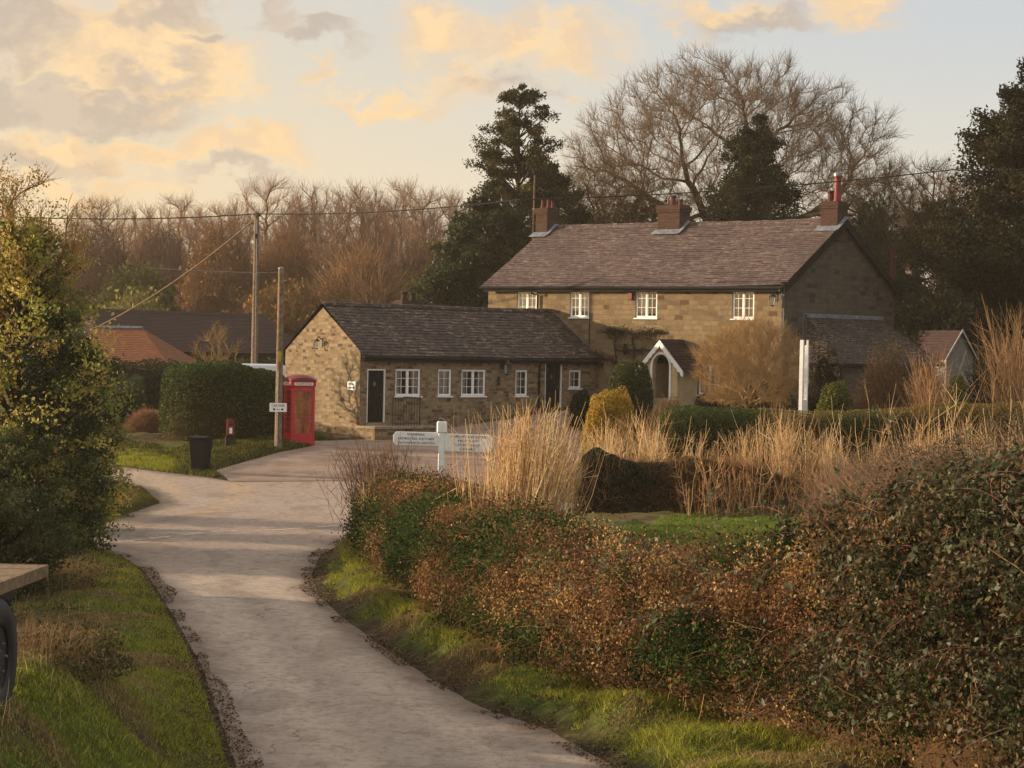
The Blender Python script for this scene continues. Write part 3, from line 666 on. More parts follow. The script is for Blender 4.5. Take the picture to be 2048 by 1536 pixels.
for k in range(int((HL + 2 * xo) / .32)):
    a = -xo + k * .32; g_ = (a + xo) / (HL + 2 * xo); sg = .05 * math.sin(math.pi * g_) + .02 * math.sin(3 * math.pi * g_ + 1)
    q.prism([(HW / 2 - .15, HR + .05 - sg), (HW / 2 - .1, HR + .17 - sg), (HW / 2, HR + .22 - sg + (k % 4) * .006), (HW / 2 + .1, HR + .17 - sg), (HW / 2 + .15, HR + .05 - sg)], 0, a, a + .31)
q.build('ridge_tiles', ROOF_H, rf)
for sgn in (0, 1):      # verge boards on the right gable
    q = MB(); ys_ = (-ov, HW / 2) if sgn == 0 else (HW + ov, HW / 2)
    a = (ys_[0], HE + .11 - ov * SL); b = (ys_[1], HR + .11)
    q.prism([a, b, (b[0], b[1] - .32), (a[0], a[1] - .3)], 0, HL + xo - .045, HL + xo + .02); q.build('verge_board', GUTTER, rf)
q = MB(); q.box((HL + .002, -ov, HE - .02 - ov * SL), (HL + xo - .05, .0, HE + .1)); q.build('eaves_box', GUTTER, ho)
q = MB(); q.tube([(-xo, -ov - .06, HE + .07 - ov * SL), (HL + xo - .05, -ov - .06, HE + .04 - ov * SL)], .06, 8); q.box((0, -ov + .03, HE - .1 - ov * SL), (HL, -ov + .05, HE + .08 - ov * SL)); q.build('gutter', GUTTER, ho)
for w, cu in zip(hw, ('full', 'full', 'left', 'sides')): window(ho, *w, 2, 3, casements=2, curtain=cu)
for w in lo: window(ho, *w, 2, 3, casements=2, curtain='sides')
s_ = hf.front(1074, 590)[0]; s2 = hf.front(1078, 640)[0]; q = MB(); q.tube([(s_ - .05, -ov - .04, HE - .05 - ov * SL), (s_ - .05, -ov - .04, HE - .16 - ov * SL), (s_ + .1, -.08, HE - .42), (s_ + .1, -.08, 1.0)], .04, 8); q.build('drainpipe', BLACK, ho)
s_ = hf.front(1178, 640)[0]; q = MB(); q.tube([(s_ + .06, -.05, HE - 1.1), (s_ + .06, -.05, 1.9)], .022, 6); q.build('drainpipe', IRON, ho)
q = MB(); q.tube([(HL - .05, -ov, HE - .05 - ov * SL), (HL - .06, -.07, HE - .35), (HL - .06, -.07, .2)], .035, 8); q.build('drainpipe', LEAD, ho)
s_, z_ = hf.front(1262, 590); q = MB(); q.box((s_ - .11, -.09, z_ - .2), (s_ + .11, -.002, z_ + .15)); q.build('alarm_box', REDD, ho, bevel=.015)
s_, z_ = hf.front(1552, 603); lantern(ho, s_, z_ - .05, 0, 1.3)
# chimneys on the ridge
rg = Frame((hf.o[0] + hf.n[0] * HW / 2, hf.o[1] + hf.n[1] * HW / 2), hf.d, HZ)
def chim(px0, px1, ytop, pots, d=.75):
    s0, zt = rg.front(px0, ytop, -.0); s1, _ = rg.front(px1, ytop); w = (s1 - s0); x = (s0 + s1) / 2
    cw = w - .5
    return chimney(ho, x, HW / 2 - .15, max(cw, .5), d, HR - .75, zt, pots), x, max(cw, .5), d
pot = lambda dx, dy, r, h, m=None: (dx, dy, r, h, m or TERRA)
P3 = [chim(1078, 1119, 418, [pot(-.22, 0, .11, .42), pot(.1, 0, .11, .42), pot(.32, .0, .08, .3)]), chim(1320, 1384, 413, [pot(-.05, 0, .13, .42), pot(.3, .05, .1, .25)]), chim(1644, 1700, 405, [pot(-.18, 0, .13, .42), pot(.14, 0, .15, .98, REDD)])]
for ch, x, w, d in P3:
    q = MB(); y0 = HW / 2 - .15 - d / 2
    zf = lambda y: HR + .2 - abs(HW / 2 - y) * SL
    q.poly([(x - w / 2 - .1, y0 - .35, zf(y0 - .35)), (x + w / 2 + .14, y0 - .35, zf(y0 - .35)), (x + w / 2 + .14, y0 + .01, zf(y0)), (x - w / 2 - .1, y0 + .01, zf(y0))])
    q.poly([(x + w / 2 + .012, y0 - .2, zf(y0 - .2)), (x + w / 2 + .2, y0 - .3, zf(y0 - .3)), (x + w / 2 + .2, HW / 2, zf(HW / 2) + .02), (x + w / 2 + .012, HW / 2, zf(HW / 2) + .05)])
    q.build('lead_flashing', LEAD, ch, recalc=False)
ch, x, w, d = P3[2]; q = MB(); zt = max(v.co.z for v in ch.data.vertices); q.lathe([(.1, zt + .95), (.17, zt + 1.0), (.17, zt + 1.1), (.12, zt + 1.16), (0, zt + 1.17)], (x + .14, HW / 2 - .15, 0), 12); q.build('flue_cowl', STEEL, ch)
# aerial mast left of the first chimney
s_, zb = rg.front(1075, 470); _, zt = rg.front(1075, 352); q = MB(); q.tube([(s_, HW / 2 - .3, zb - .5), (s_ + .02, HW / 2 - .3, zt)], .035, 6); q.tube([(s_ - .06, HW / 2 - .3, zb + 1.1), (s_ + .1, HW / 2 - .3, zb + 1.1)], .05, 6); q.build('aerial_mast', POLE, ho)
# porch
pp = empty('porch', (0, 0, 0)); pp.parent = ho
pd = 1.45; s0, ze = hf.front(1276, 722, -pd); s1, ze2 = hf.front(1364, 730, -pd); sa, za = hf.front(1318, 683, -pd); xm = (s0 + s1) / 2; ze = (ze + ze2) / 2
xa, xb = s0 + .28, s1 - .28
q = MB(); ar = .42; z_sp = ze - .15; zt_ = za - .28
arch = [(xm + ar, -.5), (xm + ar, z_sp)] + [(xm + ar * math.cos(a), z_sp + (ar + .08) * math.sin(a)) for a in [math.pi * k / 12 for k in range(1, 12)]] + [(xm - ar, z_sp), (xm - ar, -.5)]
left = [p_ for p_ in arch if p_[0] <= xm + 1e-6]; right = [p_ for p_ in arch if p_[0] >= xm - 1e-6]
apx = (xm, z_sp + ar + .08)
q.prism([(xb, -.5), (xb, ze - .02), (xm, za - .1)] + right[::-1], 1, -pd + .1, -pd + .32)
q.prism([(xm, za - .1), (xa, ze - .02), (xa, -.5)] + left[::-1], 1, -pd + .1, -pd + .32)
for x_ in (xa, xb - .2): q.box((x_, -pd + .322, -.5), (x_ + .2, -.003, ze - .02))
q.build('porch_wall', CREAM, pp)
q = MB(); ring = [(math.cos(a), math.sin(a)) for a in [math.pi * k / 14 for k in range(15)]]
outl = [(xm + (ar + .07) * c_, z_sp + (ar + .15) * s_) for c_, s_ in ring]; inl = [(xm + (ar - .01) * c_, z_sp + (ar + .07) * s_) for c_, s_ in ring]
outl = [(xm + ar + .07, .2)] + outl + [(xm - ar - .07, .2)]; inl = [(xm + ar - .01, .2)] + inl + [(xm - ar + .01, .2)]
for i in range(len(outl) - 1): q.prism([outl[i], outl[i + 1], inl[i + 1], inl[i]], 1, -pd + .05, -pd + .098)
q.build('arch_trim', WHITE, pp)
q = MB(); q.box((xm - ar, -.08, -.1), (xm + ar, -.03, 2.05)); q.build('porch_door', BLACK, pp)
q = MB(); q.box((xm - ar + .02, -pd + .12, .1), (xm + ar - .02, -pd + .16, .75)); q.build('porch_gate', STEEL, pp)
def bargeboard(side):
    q = MB(); n = 7; top = []; bot = []
    ex = xm + side * (xb - xm + .36); ezz = ze - .3
    for i in range(n * 4 + 1):
        f_ = i / (n * 4); x_ = xm + (ex - xm) * f_; z_ = za + .06 + (ezz - za - .06) * f_; top.append((x_, z_)); bot.append((x_, z_ - .2 - .07 * abs(math.sin(f_ * n * math.pi))))
    for i in range(n * 4): q.prism([top[i], top[i + 1], bot[i + 1], bot[i]], 1, -pd - .06, -pd - .01)
    return q.build('bargeboard', WHITE, pp)
bargeboard(-1); bargeboard(1)
q = MB()
for side in (-1, 1):
    ex = xm + side * (xb - xm + .4); roof_slope(q, (ex, -pd - .05, ze - .3), (ex, .0, ze - .3), (xm, -pd - .05, za + .1), (xm, 0, za + .1), .15, .02)
q.build('porch_roof', ROOF_D, pp, recalc=False)
# lean-to with a hipped roof on the right gable
LT = 4.35 - HZ; TT = 6.1 - HZ; ex = HL + 2.75
q = MB(); roof_slope(q, (ex, -.25, LT), (ex, 7.5, LT), (HL + .01, 1.6, TT), (HL + .01, 7.0, TT), .16, .02)
roof_slope(q, (HL + .01, -.25, LT), (ex, -.25, LT), (HL + .01, 1.6, TT), (HL + .02, 1.6, TT), .16, .02); roof_slope(q, (ex, 7.5, LT), (HL + .01, 7.5, LT), (HL + .02, 7.0, TT), (HL + .01, 7.0, TT), .16, .02)
ex_ = empty('side_extension', (0, 0, 0)); ex_.parent = ho
q.build('extension_roof', ROOF_C, ex_, recalc=False)
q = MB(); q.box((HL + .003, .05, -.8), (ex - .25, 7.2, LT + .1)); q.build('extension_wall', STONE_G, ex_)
q = MB(); q.box((HL + .004, 1.3, TT - .02), (HL + .1, 7.2, TT + .14)); q.build('lead_flashing', LEAD, ex_)
q = MB(); q.tube([(ex + .02, -.2, LT - .03), (ex + .02, 7.4, LT - .03)], .05, 6); q.build('gutter', GUTTER, ex_)
# rear extension wing seen as a second slope at the back right, with a brick flue
q = MB(); s_, z_ = hf.side(1764, 600, HL - .2); q.tube([(HL - .4, HW + .5, 2.5), (HL - .4, HW + .5, hf.side(1763, 497, HL - .4)[1])], .11, 8); q.build('rear_flue', TERRA, ho)

# ------------------------------------------------ small shed at the far right
sf = Frame(at(1893, 712, 104)[:2], (.93, .36), 1.9)
sh = empty('garden_shed', (*sf.o, 1.9), sf.rz, 'small grey-gabled outbuilding half hidden behind the bushes right of the house', 'shed')
gw = 1.45; gh = CH + ray(1893, 712)[1] * 104 - 1.9; gp = CH + ray(1925, 661)[1] * 104 - 1.9
q = MB(); q.prism([(0, -.4), (gw, -.4), (gw, gh), (gw / 2, gp - .08), (0, gh)], 1, 0, 3.5); q.build('wall', plain('grey_boards', srgb(122, 122, 118), .8, .15), sh)
q = MB(); roof_slope(q, (-.15, -.15, gh - .15), (-.15, 3.6, gh - .15), (gw / 2, -.15, gp), (gw / 2, 3.6, gp), .16); roof_slope(q, (gw + .15, -.15, gh - .15), (gw + .15, 3.6, gh - .15), (gw / 2, -.15, gp), (gw / 2, 3.6, gp), .16); q.build('roof', ROOF_D, sh, recalc=False)
q = MB()
for sd in (0, 1):
    e = (-.16, gh - .14) if sd == 0 else (gw + .16, gh - .14); q.prism([e, (gw / 2, gp + .06), (gw / 2, gp - .06), (e[0], e[1] - .1)], 1, -.19, -.155)
q.build('bargeboard', plain('pale_board', srgb(170, 168, 162), .7), sh)

# ------------------------------------------------ low buildings on the left
def lowhouse(name, label, o, d, z0, L, Wd, ze, zr, rmat, wmat, cat='house', hx=4.0):
    fr = Frame(o, d, z0); e = empty(name, (*fr.o, z0), fr.rz, label, cat)
    q = MB(); front_wall(q, L, -1, ze, [(L * .2, L * .2 + 1, .9, 2.0)]); q.poly([(0, 0, -1), (0, Wd, -1), (0, Wd, ze), (0, 0, ze)]); gable(q, L, Wd, -1, ze, zr - .05); q.poly([(0, Wd, -1), (L, Wd, -1), (L, Wd, ze), (0, Wd, ze)]); q.build('wall', wmat, e, recalc=False)
    window(e, L * .2, L * .2 + 1, .9, 2.0, 2, 3)
    q = MB(); S = (zr - ze) / (Wd / 2)
    for a, b in ((-.3, Wd / 2), (Wd + .3, Wd / 2)): roof_slope(q, (-.2, a, ze - .3 * S + .1), (L + .2, a, ze - .3 * S + .1), (hx, b, zr + .1), (L + .2, b, zr + .1), .2, .025, .04)
    roof_slope(q, (-.2, -.3, ze - .3 * S + .1), (-.2, Wd + .3, ze - .3 * S + .1), (hx, Wd / 2, zr + .1), (hx + .01, Wd / 2, zr + .1), .2, .025)
    r = q.build('roof', rmat, e, recalc=False); q = MB()
    for k in range(int((L + .2 - hx) / .4)): q.prism([(Wd / 2 - .16, zr + .02), (Wd / 2, zr + .2), (Wd / 2 + .16, zr + .02)], 0, hx + k * .4, hx + .385 + k * .4)
    q.build('ridge_tiles', rmat, r)
    return e, fr
a = at(170, 715, 126); b = at(660, 715, 140)
lowhouse('barn', 'long low barn with dark brown tiled roof behind the left hedges', a[:2], (b[0] - a[0], b[1] - a[1]), 1.5, 16.6, 8, 2.6, 4.75, ROOF_D, DARKW, 'barn')
# bungalow end: ridge runs away to the left, hipped end towards the viewer
bo = at(200, 700, 112); e = empty('bungalow', (bo[0], bo[1], 1.6), rad(-8), 'bungalow with orange-brown hipped tile roof left of the dark barn', 'bungalow')
ze = 1.7; zr = CH + ray(240, 657)[1] * 114 - 1.6; Wb = 7.0
q = MB(); q.box((-3, .3, -.8), (3.4, Wb - .3, ze)); q.build('wall', BRICK, e)
q = MB(); ey = 0.0; rx0, rx1 = -1.2, 1.1; yb = Wb / 2
roof_slope(q, (-3.4, 0, ze - .1), (3.8, 0, ze - .1), (rx0, yb, zr), (rx1, yb, zr), .2); roof_slope(q, (3.8, 0, ze - .1), (3.8, Wb, ze - .1), (rx1, yb, zr), (rx1 + .01, yb, zr), .2)
roof_slope(q, (-3.4, Wb, ze - .1), (3.8, Wb, ze - .1), (rx0, yb, zr), (rx1, yb, zr), .2); roof_slope(q, (-3.4, 0, ze - .1), (-3.4, Wb, ze - .1), (rx0, yb, zr), (rx0 - .01, yb, zr), .2)
r = q.build('roof', ROOF_O, e, recalc=False); q = MB(); q.tube([(rx0, yb, zr + .05), (rx1, yb, zr + .05)], .12, 6); q.build('ridge_tiles', LEAD, r)

# ================================================================== STREET THINGS
def ground_at(x, y): return float(ground_z(np.array([[x, y]]))[0])
# ---- telephone box
x, y = -7.42, 78.6; z = CH - (893 - 681.5) * 78 / F + .03
tb = empty('telephone_box', (x, y, z), rad(24), 'red cast-iron telephone box with domed top standing beside the pole and the cottage gable', 'telephone box')
w = .43; q = MB()
q.box((-w - .02, -w - .02, 0), (w + .02, w + .02, .12)); q.build('base', REDP, tb, bevel=.01)
q = MB()
for sx in (-1, 1):
    for sy in (-1, 1): q.box((sx * w - (.07 if sx > 0 else 0), sy * w - (.07 if sy > 0 else 0), .121), (sx * w + (.07 if sx < 0 else 0), sy * w + (.07 if sy < 0 else 0), 2.02))
q.box((-w, -w, 2.021), (w, w, 2.05)); q.build('corner_posts', REDP, tb, bevel=.01)
def side(k, solid):
    M = Matrix.Rotation(k * math.pi / 2, 4, 'Z'); a = MB(); y0 = -w + .015
    if solid: a.box((-.378, y0, .122), (.378, y0 + .03, 2.02), M); a.build('back_panel', REDP, tb); return
    a.box((-.378, y0, .122), (.378, y0 + .04, .42), M); a.box((-.378, y0, 1.9), (.378, y0 + .04, 2.02), M); a.box((-.378, y0, .421), (-.32, y0 + .04, 1.899), M); a.box((.32, y0, .421), (.378, y0 + .04, 1.899), M)
    for i in range(1, 8): zz_ = .42 + 1.48 * i / 8; a.box((-.319, y0 + .006, zz_ - .012), (.319, y0 + .034, zz_ + .012), M)
    for xx in (-.2, .2): a.box((xx - .01, y0 + .008, .422), (xx + .01, y0 + .032, 1.898), M)
    d = a.build('door' if k == 0 else 'side_panel', REDP, tb)
    g = MB(); g.poly([M @ Vector(p_) for p_ in ((-.32, y0 + .02, .42), (.32, y0 + .02, .42), (.32, y0 + .02, 1.9), (-.32, y0 + .02, 1.9))]); g.build('pane', GLASS, d, recalc=False)
side(0, 0); side(3, 0); side(1, 0); side(2, 1)
q = MB(); q.box((-w - .03, -w - .03, 2.052), (w + .03, w + .03, 2.24)); q.build('fascia', REDP, tb, bevel=.01)
q = MB(); N = 12; H = lambda u, v: 2.242 + .1 * (1 - min(1, u * u)) * .0
# curved pediments and shallow dome
grid = [[None] * (N + 1) for _ in range(N + 1)]
for i in range(N + 1):
    for j in range(N + 1):
        u = -1 + 2 * i / N; v = -1 + 2 * j / N
        h = .10 * max(0, 1 - abs(u) ** 2.2) + .10 * max(0, 1 - abs(v) ** 2.2); grid[i][j] = (u * (w + .03), v * (w + .03), 2.242 + h + .02)
for i in range(N):
    for j in range(N): q.poly([grid[i][j], grid[i + 1][j], grid[i + 1][j + 1], grid[i][j + 1]])
for i in range(N):
    for (A_, B_) in ((grid[i][0], grid[i + 1][0]), (grid[i][N], grid[i + 1][N]), (grid[0][i], grid[0][i + 1]), (grid[N][i], grid[N][i + 1])): q.poly([A_, B_, (B_[0], B_[1], 2.2), (A_[0], A_[1], 2.2)])
q.build('roof', REDD, tb, smooth=True)
OPAL = plain('opal_glass', srgb(214, 208, 196), .4, .05)
for k in (0, 3, 1):
    M = Matrix.Rotation(k * math.pi / 2, 4, 'Z'); q = MB(); q.box((-.34, -w - .036, 2.09), (.34, -w - .0305, 2.19), M); s_ = q.build('sign_panel', OPAL, tb)
    text('lettering', 'TELEPHONE', .085, TEXTM, s_, M @ Vector((0, -w - .038, 2.138)), (rad(90), 0, k * math.pi / 2), .001, width=.56)
q = MB(); q.box((-.2, .2, .9), (.15, .38, 1.55)); q.build('telephone', BLACK, tb, bevel=.02)
# ---- poles
def pole(name, px, ytop, ybase, Y, r0, r1, label):
    xb_, yb_, zb_ = at(px[1], ybase, Y); zt = at(px[0], ytop, Y)[2]; e = empty(name, (xb_, yb_, zb_), 0, label, 'pole', None)
    q = MB(); H = zt - zb_; q.tube([(0, 0, -.3), (0, 0, H * .5), (.0, 0, H)], [r0, (r0 + r1) / 2, r1], 12); q.build('shaft', POLE, e, smooth=True); return e, H
e1, H1 = pole('wooden_pole', (563, 556), 537, 893, 76.8, .13, .1, 'shorter pale wooden pole with a white sign fixed to it beside the red telephone box')
q = MB(); q.lathe([(.11, H1 - .02), (.11, H1 + .02), (0, H1 + .06)], (0, 0, 0), 10); q.build('cap', STEEL, e1)
q = MB(); q.tube([(-.02, -.15, .0), (-.02, -.15, 2.6)], .025, 6); q.build('cable_guard', STEEL, e1)
sgp = e1; zs = at(555, 815, 76.6)[2] - e1.location.z
q = MB(); q.box((-.29, -.2, zs - .15), (.29, -.175, zs + .15)); sb = q.build('sign_board', WHITE, sgp, bevel=.004)
text('lettering', 'CAR PARK', .12, TEXTM, sb, (0, -.203, zs + .06), (rad(90), 0, 0), width=.46); text('lettering', '● ↔ ●', .1, TEXTM, sb, (0, -.203, zs - .07), (rad(90), 0, 0))
q = MB(); q.box((-.06, -.14, at(0, 745, 76.8)[2] - e1.location.z - .1 if False else 2.9), (.06, -.125, 3.25)); q.build('pole_plate', plain('yellow_plate', srgb(170, 150, 50), .6), e1)
e2, H2 = pole('wooden_pole', (515, 508), 425, 762, 94, .15, .1, 'tall utility pole rising behind the ivy hedge with wires at its top')
q = MB(); q.box((-.05, -.14, H2 - 1.1), (.05, -.1, H2 - .9)); q.tube([(-.12, 0, H2 - .15), (.12, 0, H2 - .15)], .02, 6)
for sx in (-1, 1): q.lathe([(.03, H2 - .15), (.045, H2 - .1), (.02, H2 - .04), (0, H2 - .03)], (sx * .11, 0, 0), 8)
q.build('insulators', IRON, e2)
q = MB(); q.tube([(.05, -.14, 0), (.02, -.11, H2 - .3)], .02, 6); q.build('cable_guard', STEEL, e2)
# ---- wires
def wire(name, label, pts, r, sag, mat=None):
    P = [Vector(p_) for p_ in pts]; out = []
    for a, b in zip(P, P[1:]):
        for i in range(13): f_ = i / 12; q_ = a.lerp(b, f_); q_.z -= sag * 4 * f_ * (1 - f_); out.append(q_)
    q = MB(); q.tube(out, r, 5); o = q.build(name, mat or IRON, None); return tag(o, label, 'cable')
wire('overhead_wire', 'black overhead wire crossing the whole sky past the tall pole and over the roof', [at(-60, 430, 80), at(515, 428, 94), at(1040, 400, 84), at(1905, 340, 82), at(2150, 322, 82)], .022, .18)
wire('overhead_wire', 'thin faint wire sloping down across the woodland at the left', [at(20, 488, 100), at(290, 535, 105), at(560, 546, 76.8)], .012, .05)
wire('stay_cable', 'thick pale cable slanting down from the tall pole to the bungalow roof', [at(513, 436, 94), at(190, 656, 108)], .03, .35, POLE)
# ---- post box
x, y, _ = at(460, 905, 76.5); z = at(460, 905, 76.5)[2]
pb = empty('post_box', (x, y, z - .05), rad(10), 'small red post box with a white plate on a brown timber post against the hedge', 'post box')
q = MB(); q.box((-.17, -.12, 0), (.17, .14, .62)); q.box((-.12, .0, .62), (.12, .12, 1.2)); q.build('post', DARKW, pb, bevel=.01)
q = MB(); q.prism([(-.13, .63), (.13, .63), (.13, 1.1)] + [(.13 * math.cos(a), 1.1 + .09 * math.sin(a)) for a in [math.pi * k / 8 for k in range(1, 8)]] + [(-.13, 1.1)], 1, -.16, -.001); q.build('letter_box', REDB, pb, bevel=.008)
q = MB(); q.box((-.05, -.166, .7), (.05, -.1605, .9)); q.build('notice_plate', WHITE, pb); q = MB(); q.box((-.09, -.167, 1.0), (.09, -.1605, 1.03)); q.build('letter_slot', BLACK, pb)
# ---- wheelie bin
x, y = on_ground(400, 946); z = ground_at(x, y) - .02
bn = empty('wheelie_bin', (x, y, z + .02), rad(-14), 'dark wheelie bin standing at the roadside in front of the ivy hedge', 'bin')
q = MB(); a = [(-.21, -.24), (.21, -.24), (.21, .24), (-.21, .24)]; b = [(-.28, -.3), (.28, -.3), (.28, .33), (-.28, .33)]
A3 = [(p_[0], p_[1], .03) for p_ in a]; B3 = [(p_[0], p_[1], .95) for p_ in b]; q.poly(A3[::-1]); 
for i in range(4): q.poly([A3[i], A3[(i + 1) % 4], B3[(i + 1) % 4], B3[i]])
q.box((-.3, -.32, .95), (.3, .35, .99)); q.build('body', BIN, bn, bevel=.012)
q = MB(); q.prism([(-.33, .992), (.36, .992), (.36, 1.03), (.1, 1.075), (-.28, 1.06), (-.34, 1.02)], 0, -.3, .3); q.build('lid', BIN, bn, bevel=.012)
q = MB(); q.tube([(-.22, .39, .98), (.22, .39, .98)], .016, 8); q.build('handle', BIN, bn)
for sx in (-1, 1): q = MB(); q.tube([(sx * .22, .24, .1), (sx * .275, .24, .1)], .1, 14); q.build('wheel', RUB, bn)
# ---- fingerpost
x, y, _ = at(880, 1050, 53.5); z = ground_at(x, y); yy = 53.5; S = yy / F
fp = empty('fingerpost', (x, y, z), rad(-5), 'white wooden fingerpost with two lettered arms rising out of the hedge at the junction', 'signpost')
Z = lambda py, px=880: at(px, py, yy)[2] - z
q = MB(); q.box((-.07, -.07, 0), (.07, .07, Z(845))); q.build('post', WHITE, fp, bevel=.012)
q = MB(); q.box((-.115, -.09, Z(866)), (.115, .09, Z(842))); q.build('collar', WHITE, fp, bevel=.03)
q = MB(); zt = Z(842); q.lathe([(.0, zt), (.08, zt + .001), (.1, zt + .03), (.05, zt + .06), (.03, zt + .09), (.045, zt + .11), (0, zt + .16)], (0, 0, 0), 10); q.box((-.1, -.03, zt + .002), (.1, .03, zt + .04)); q.build('finial', IRON, fp, smooth=False)
def arm(sgn, L, z0, z1, lines, ang, sz):
    h = z1 - z0; q = MB(); o = [(sgn * .072, z0), (sgn * (L - .07), z0), (sgn * L, z0 + .08), (sgn * L, z1 - .08), (sgn * (L - .07), z1), (sgn * .072, z1)]
    q.prism(o if sgn > 0 else o[::-1], 1, -.03, .03); b = q.build('arm', WHITE, fp, bevel=.006); b.rotation_euler = (0, 0, rad(ang))
    n = len(lines)
    for i, (s_, wd) in enumerate(lines): text('lettering', s_, sz, TEXTM, b, (sgn * (L * .5 + .03), -.033, z1 - h * (i + .5) / n * .94 - h * .03), (rad(90), 0, 0), .002, width=wd)
arm(-1, 1.16, Z(892), Z(865), [('DANEHILL', .42), ('HORSTED KEYNES', .86), ('HAYWARDS HEATH', .86)], 0, .075)
arm(1, 1.25, Z(902), Z(867), [('CHELWOOD GATE', .86), ('NUTLEY', .5), ('UCKFIELD', .6), ('LEWES', .38)], -9, .07)
# ---- white inn sign frame in the garden
x, y, z = at(1606, 826, 77); zg = float(gz(x, y)); H = at(1608, 680, 77)[2] - zg
ip = empty('sign_frame', (x, y, zg), rad(63), 'tall white painted timber sign frame standing behind the clipped hedge', 'sign frame')
for sx in (-1, 1):
    q = MB(); q.prism([(sx * .24 - .05, 0), (sx * .24 + .05, 0), (sx * .24 + .05, H * .55), (sx * .24 + .065, H * .6), (sx * .24 + .05, H * .78), (sx * .24 + .045, H), (sx * .24 - .045, H), (sx * .24 - .05, H * .78), (sx * .24 - .065, H * .6), (sx * .24 - .05, H * .55)], 1, -.06, .06); q.build('post', WHITE, ip)
q = MB(); q.box((-.188, -.02, H * .3), (.188, .02, H * .42)); q.build('crossbar', WHITE, ip)
q = MB(); q.box((-.17, -.015, H * .95), (.17, .015, H + .9)); q.build('hanging_board', IRON, ip, bevel=.01)
# ---- parked van behind the hedge
x, y, _ = at(522, 745, 92); zg = float(gz(x, y)); zt = at(522, 728, 92)[2] - zg
vn = empty('parked_van', (x, y, zg), rad(8), 'white van with only its rounded roof showing above the ivy hedge', 'van')
hh = zt; q = MB(); prof = [(-1.3, .35), (2.6, .35), (2.75, .6), (2.7, 1.0), (2.0, 1.2), (1.35, hh - .12), (1.1, hh), (-1.1, hh), (-1.28, hh - .15), (-1.32, 1.0)]
prof = [(-p_[0] * .8, p_[1]) for p_ in prof]; q.prism(prof, 1, -.85, .85); q.build('body', VANW, vn, bevel=.05)
for xx in (-1.5, .6):
    for yy_ in (-.87, .67): q = MB(); q.tube([(xx, yy_, .33), (xx, yy_ + .2, .33)], .33, 18); q.build('wheel', RUB, vn)
q = MB(); q.prism([(-1.62, 1.22), (-1.12, hh - .16), (-.98, hh - .16), (-1.1, 1.22)], 1, -.856, .856); q.build('window', BLACK, vn)
# ---- trailer at the left edge
tx, ty = -4.62, 20.2
TR = empty('flatbed_trailer', (tx, ty, 1.36), rad(-3), 'wooden flatbed trailer with a black rubber wheel at the left edge of the verge', 'trailer')
dz = 2.56 - 1.36
q = MB()
for k in range(14): q.box((-2.3, -3.2 + k * .35, dz - .05), (.0, -3.2 + k * .35 + .34, dz + (k % 3) * .004)); 
q.build('deck', TIMBER, TR, bevel=.006)
q = MB(); q.box((.002, -3.2, dz - .11), (.04, 1.7, dz + .01)); q.build('side_board', TIMBER, TR, bevel=.006); q = MB(); q.box((-2.3, 1.702, dz - .15), (.04, 1.74, dz + .008)); q.build('end_board', TIMBER, TR, bevel=.006)
q = MB(); q.box((-1.9, -3.1, dz - .3), (-1.75, 1.6, dz - .06)); q.box((-.4, -3.1, dz - .3), (-.25, 1.6, dz - .06)); q.box((-2.2, -.1, .45), (-.1, .02, .6)); q.box((-.35, -.14, .55), (-.22, .06, dz - .25)); q.build('chassis', IRON, TR)
for sx in (-.02, -2.2):
    q = MB(); ri, ro, wd = .3, .54, .12; prof = [(ri, -wd + .03), (ri + .04, -wd), (ro - .06, -wd), (ro, -wd + .05), (ro, wd - .05), (ro - .06, wd), (ri + .04, wd), (ri, wd - .03)]
    N = 36
    for k in range(N):
        a0, a1 = 2 * math.pi * k / N, 2 * math.pi * (k + 1) / N
        for (r1, x1), (r2, x2) in zip(prof, prof[1:] + prof[:1]):
            g = lambda r, x_, a: (sx + x_, -.04 + r * math.cos(a), .54 + r * math.sin(a)); q.poly([g(r1, x1, a0), g(r2, x2, a0), g(r2, x2, a1), g(r1, x1, a1)])
        a_ = (a0 + a1) / 2; M = Matrix.Translation((sx, -.04, .54)) @ Matrix.Rotation(a_, 4, 'X'); q.box((-wd + .02, ro - .005, -.018), (wd - .02, ro + .018, .018), M)
    wh = q.build('wheel', RUB, TR, smooth=True); q = MB(); [q.tube([(sx + .1, -.04 + .13 * math.cos(a), .54 + .13 * math.sin(a)), (sx + .125, -.04 + .13 * math.cos(a), .54 + .13 * math.sin(a))], .014, 6) for a in [math.pi * k / 2.5 for k in range(5)]]; q.build('wheel_nuts', STEEL, wh); q = MB(); q.tube([(sx - .04, -.04, .54), (sx + .07, -.04, .54)], .295, 24); q.tube([(sx + .07, -.04, .54), (sx + .11, -.04, .54)], .08, 12); q.build('rim', IRON, wh)

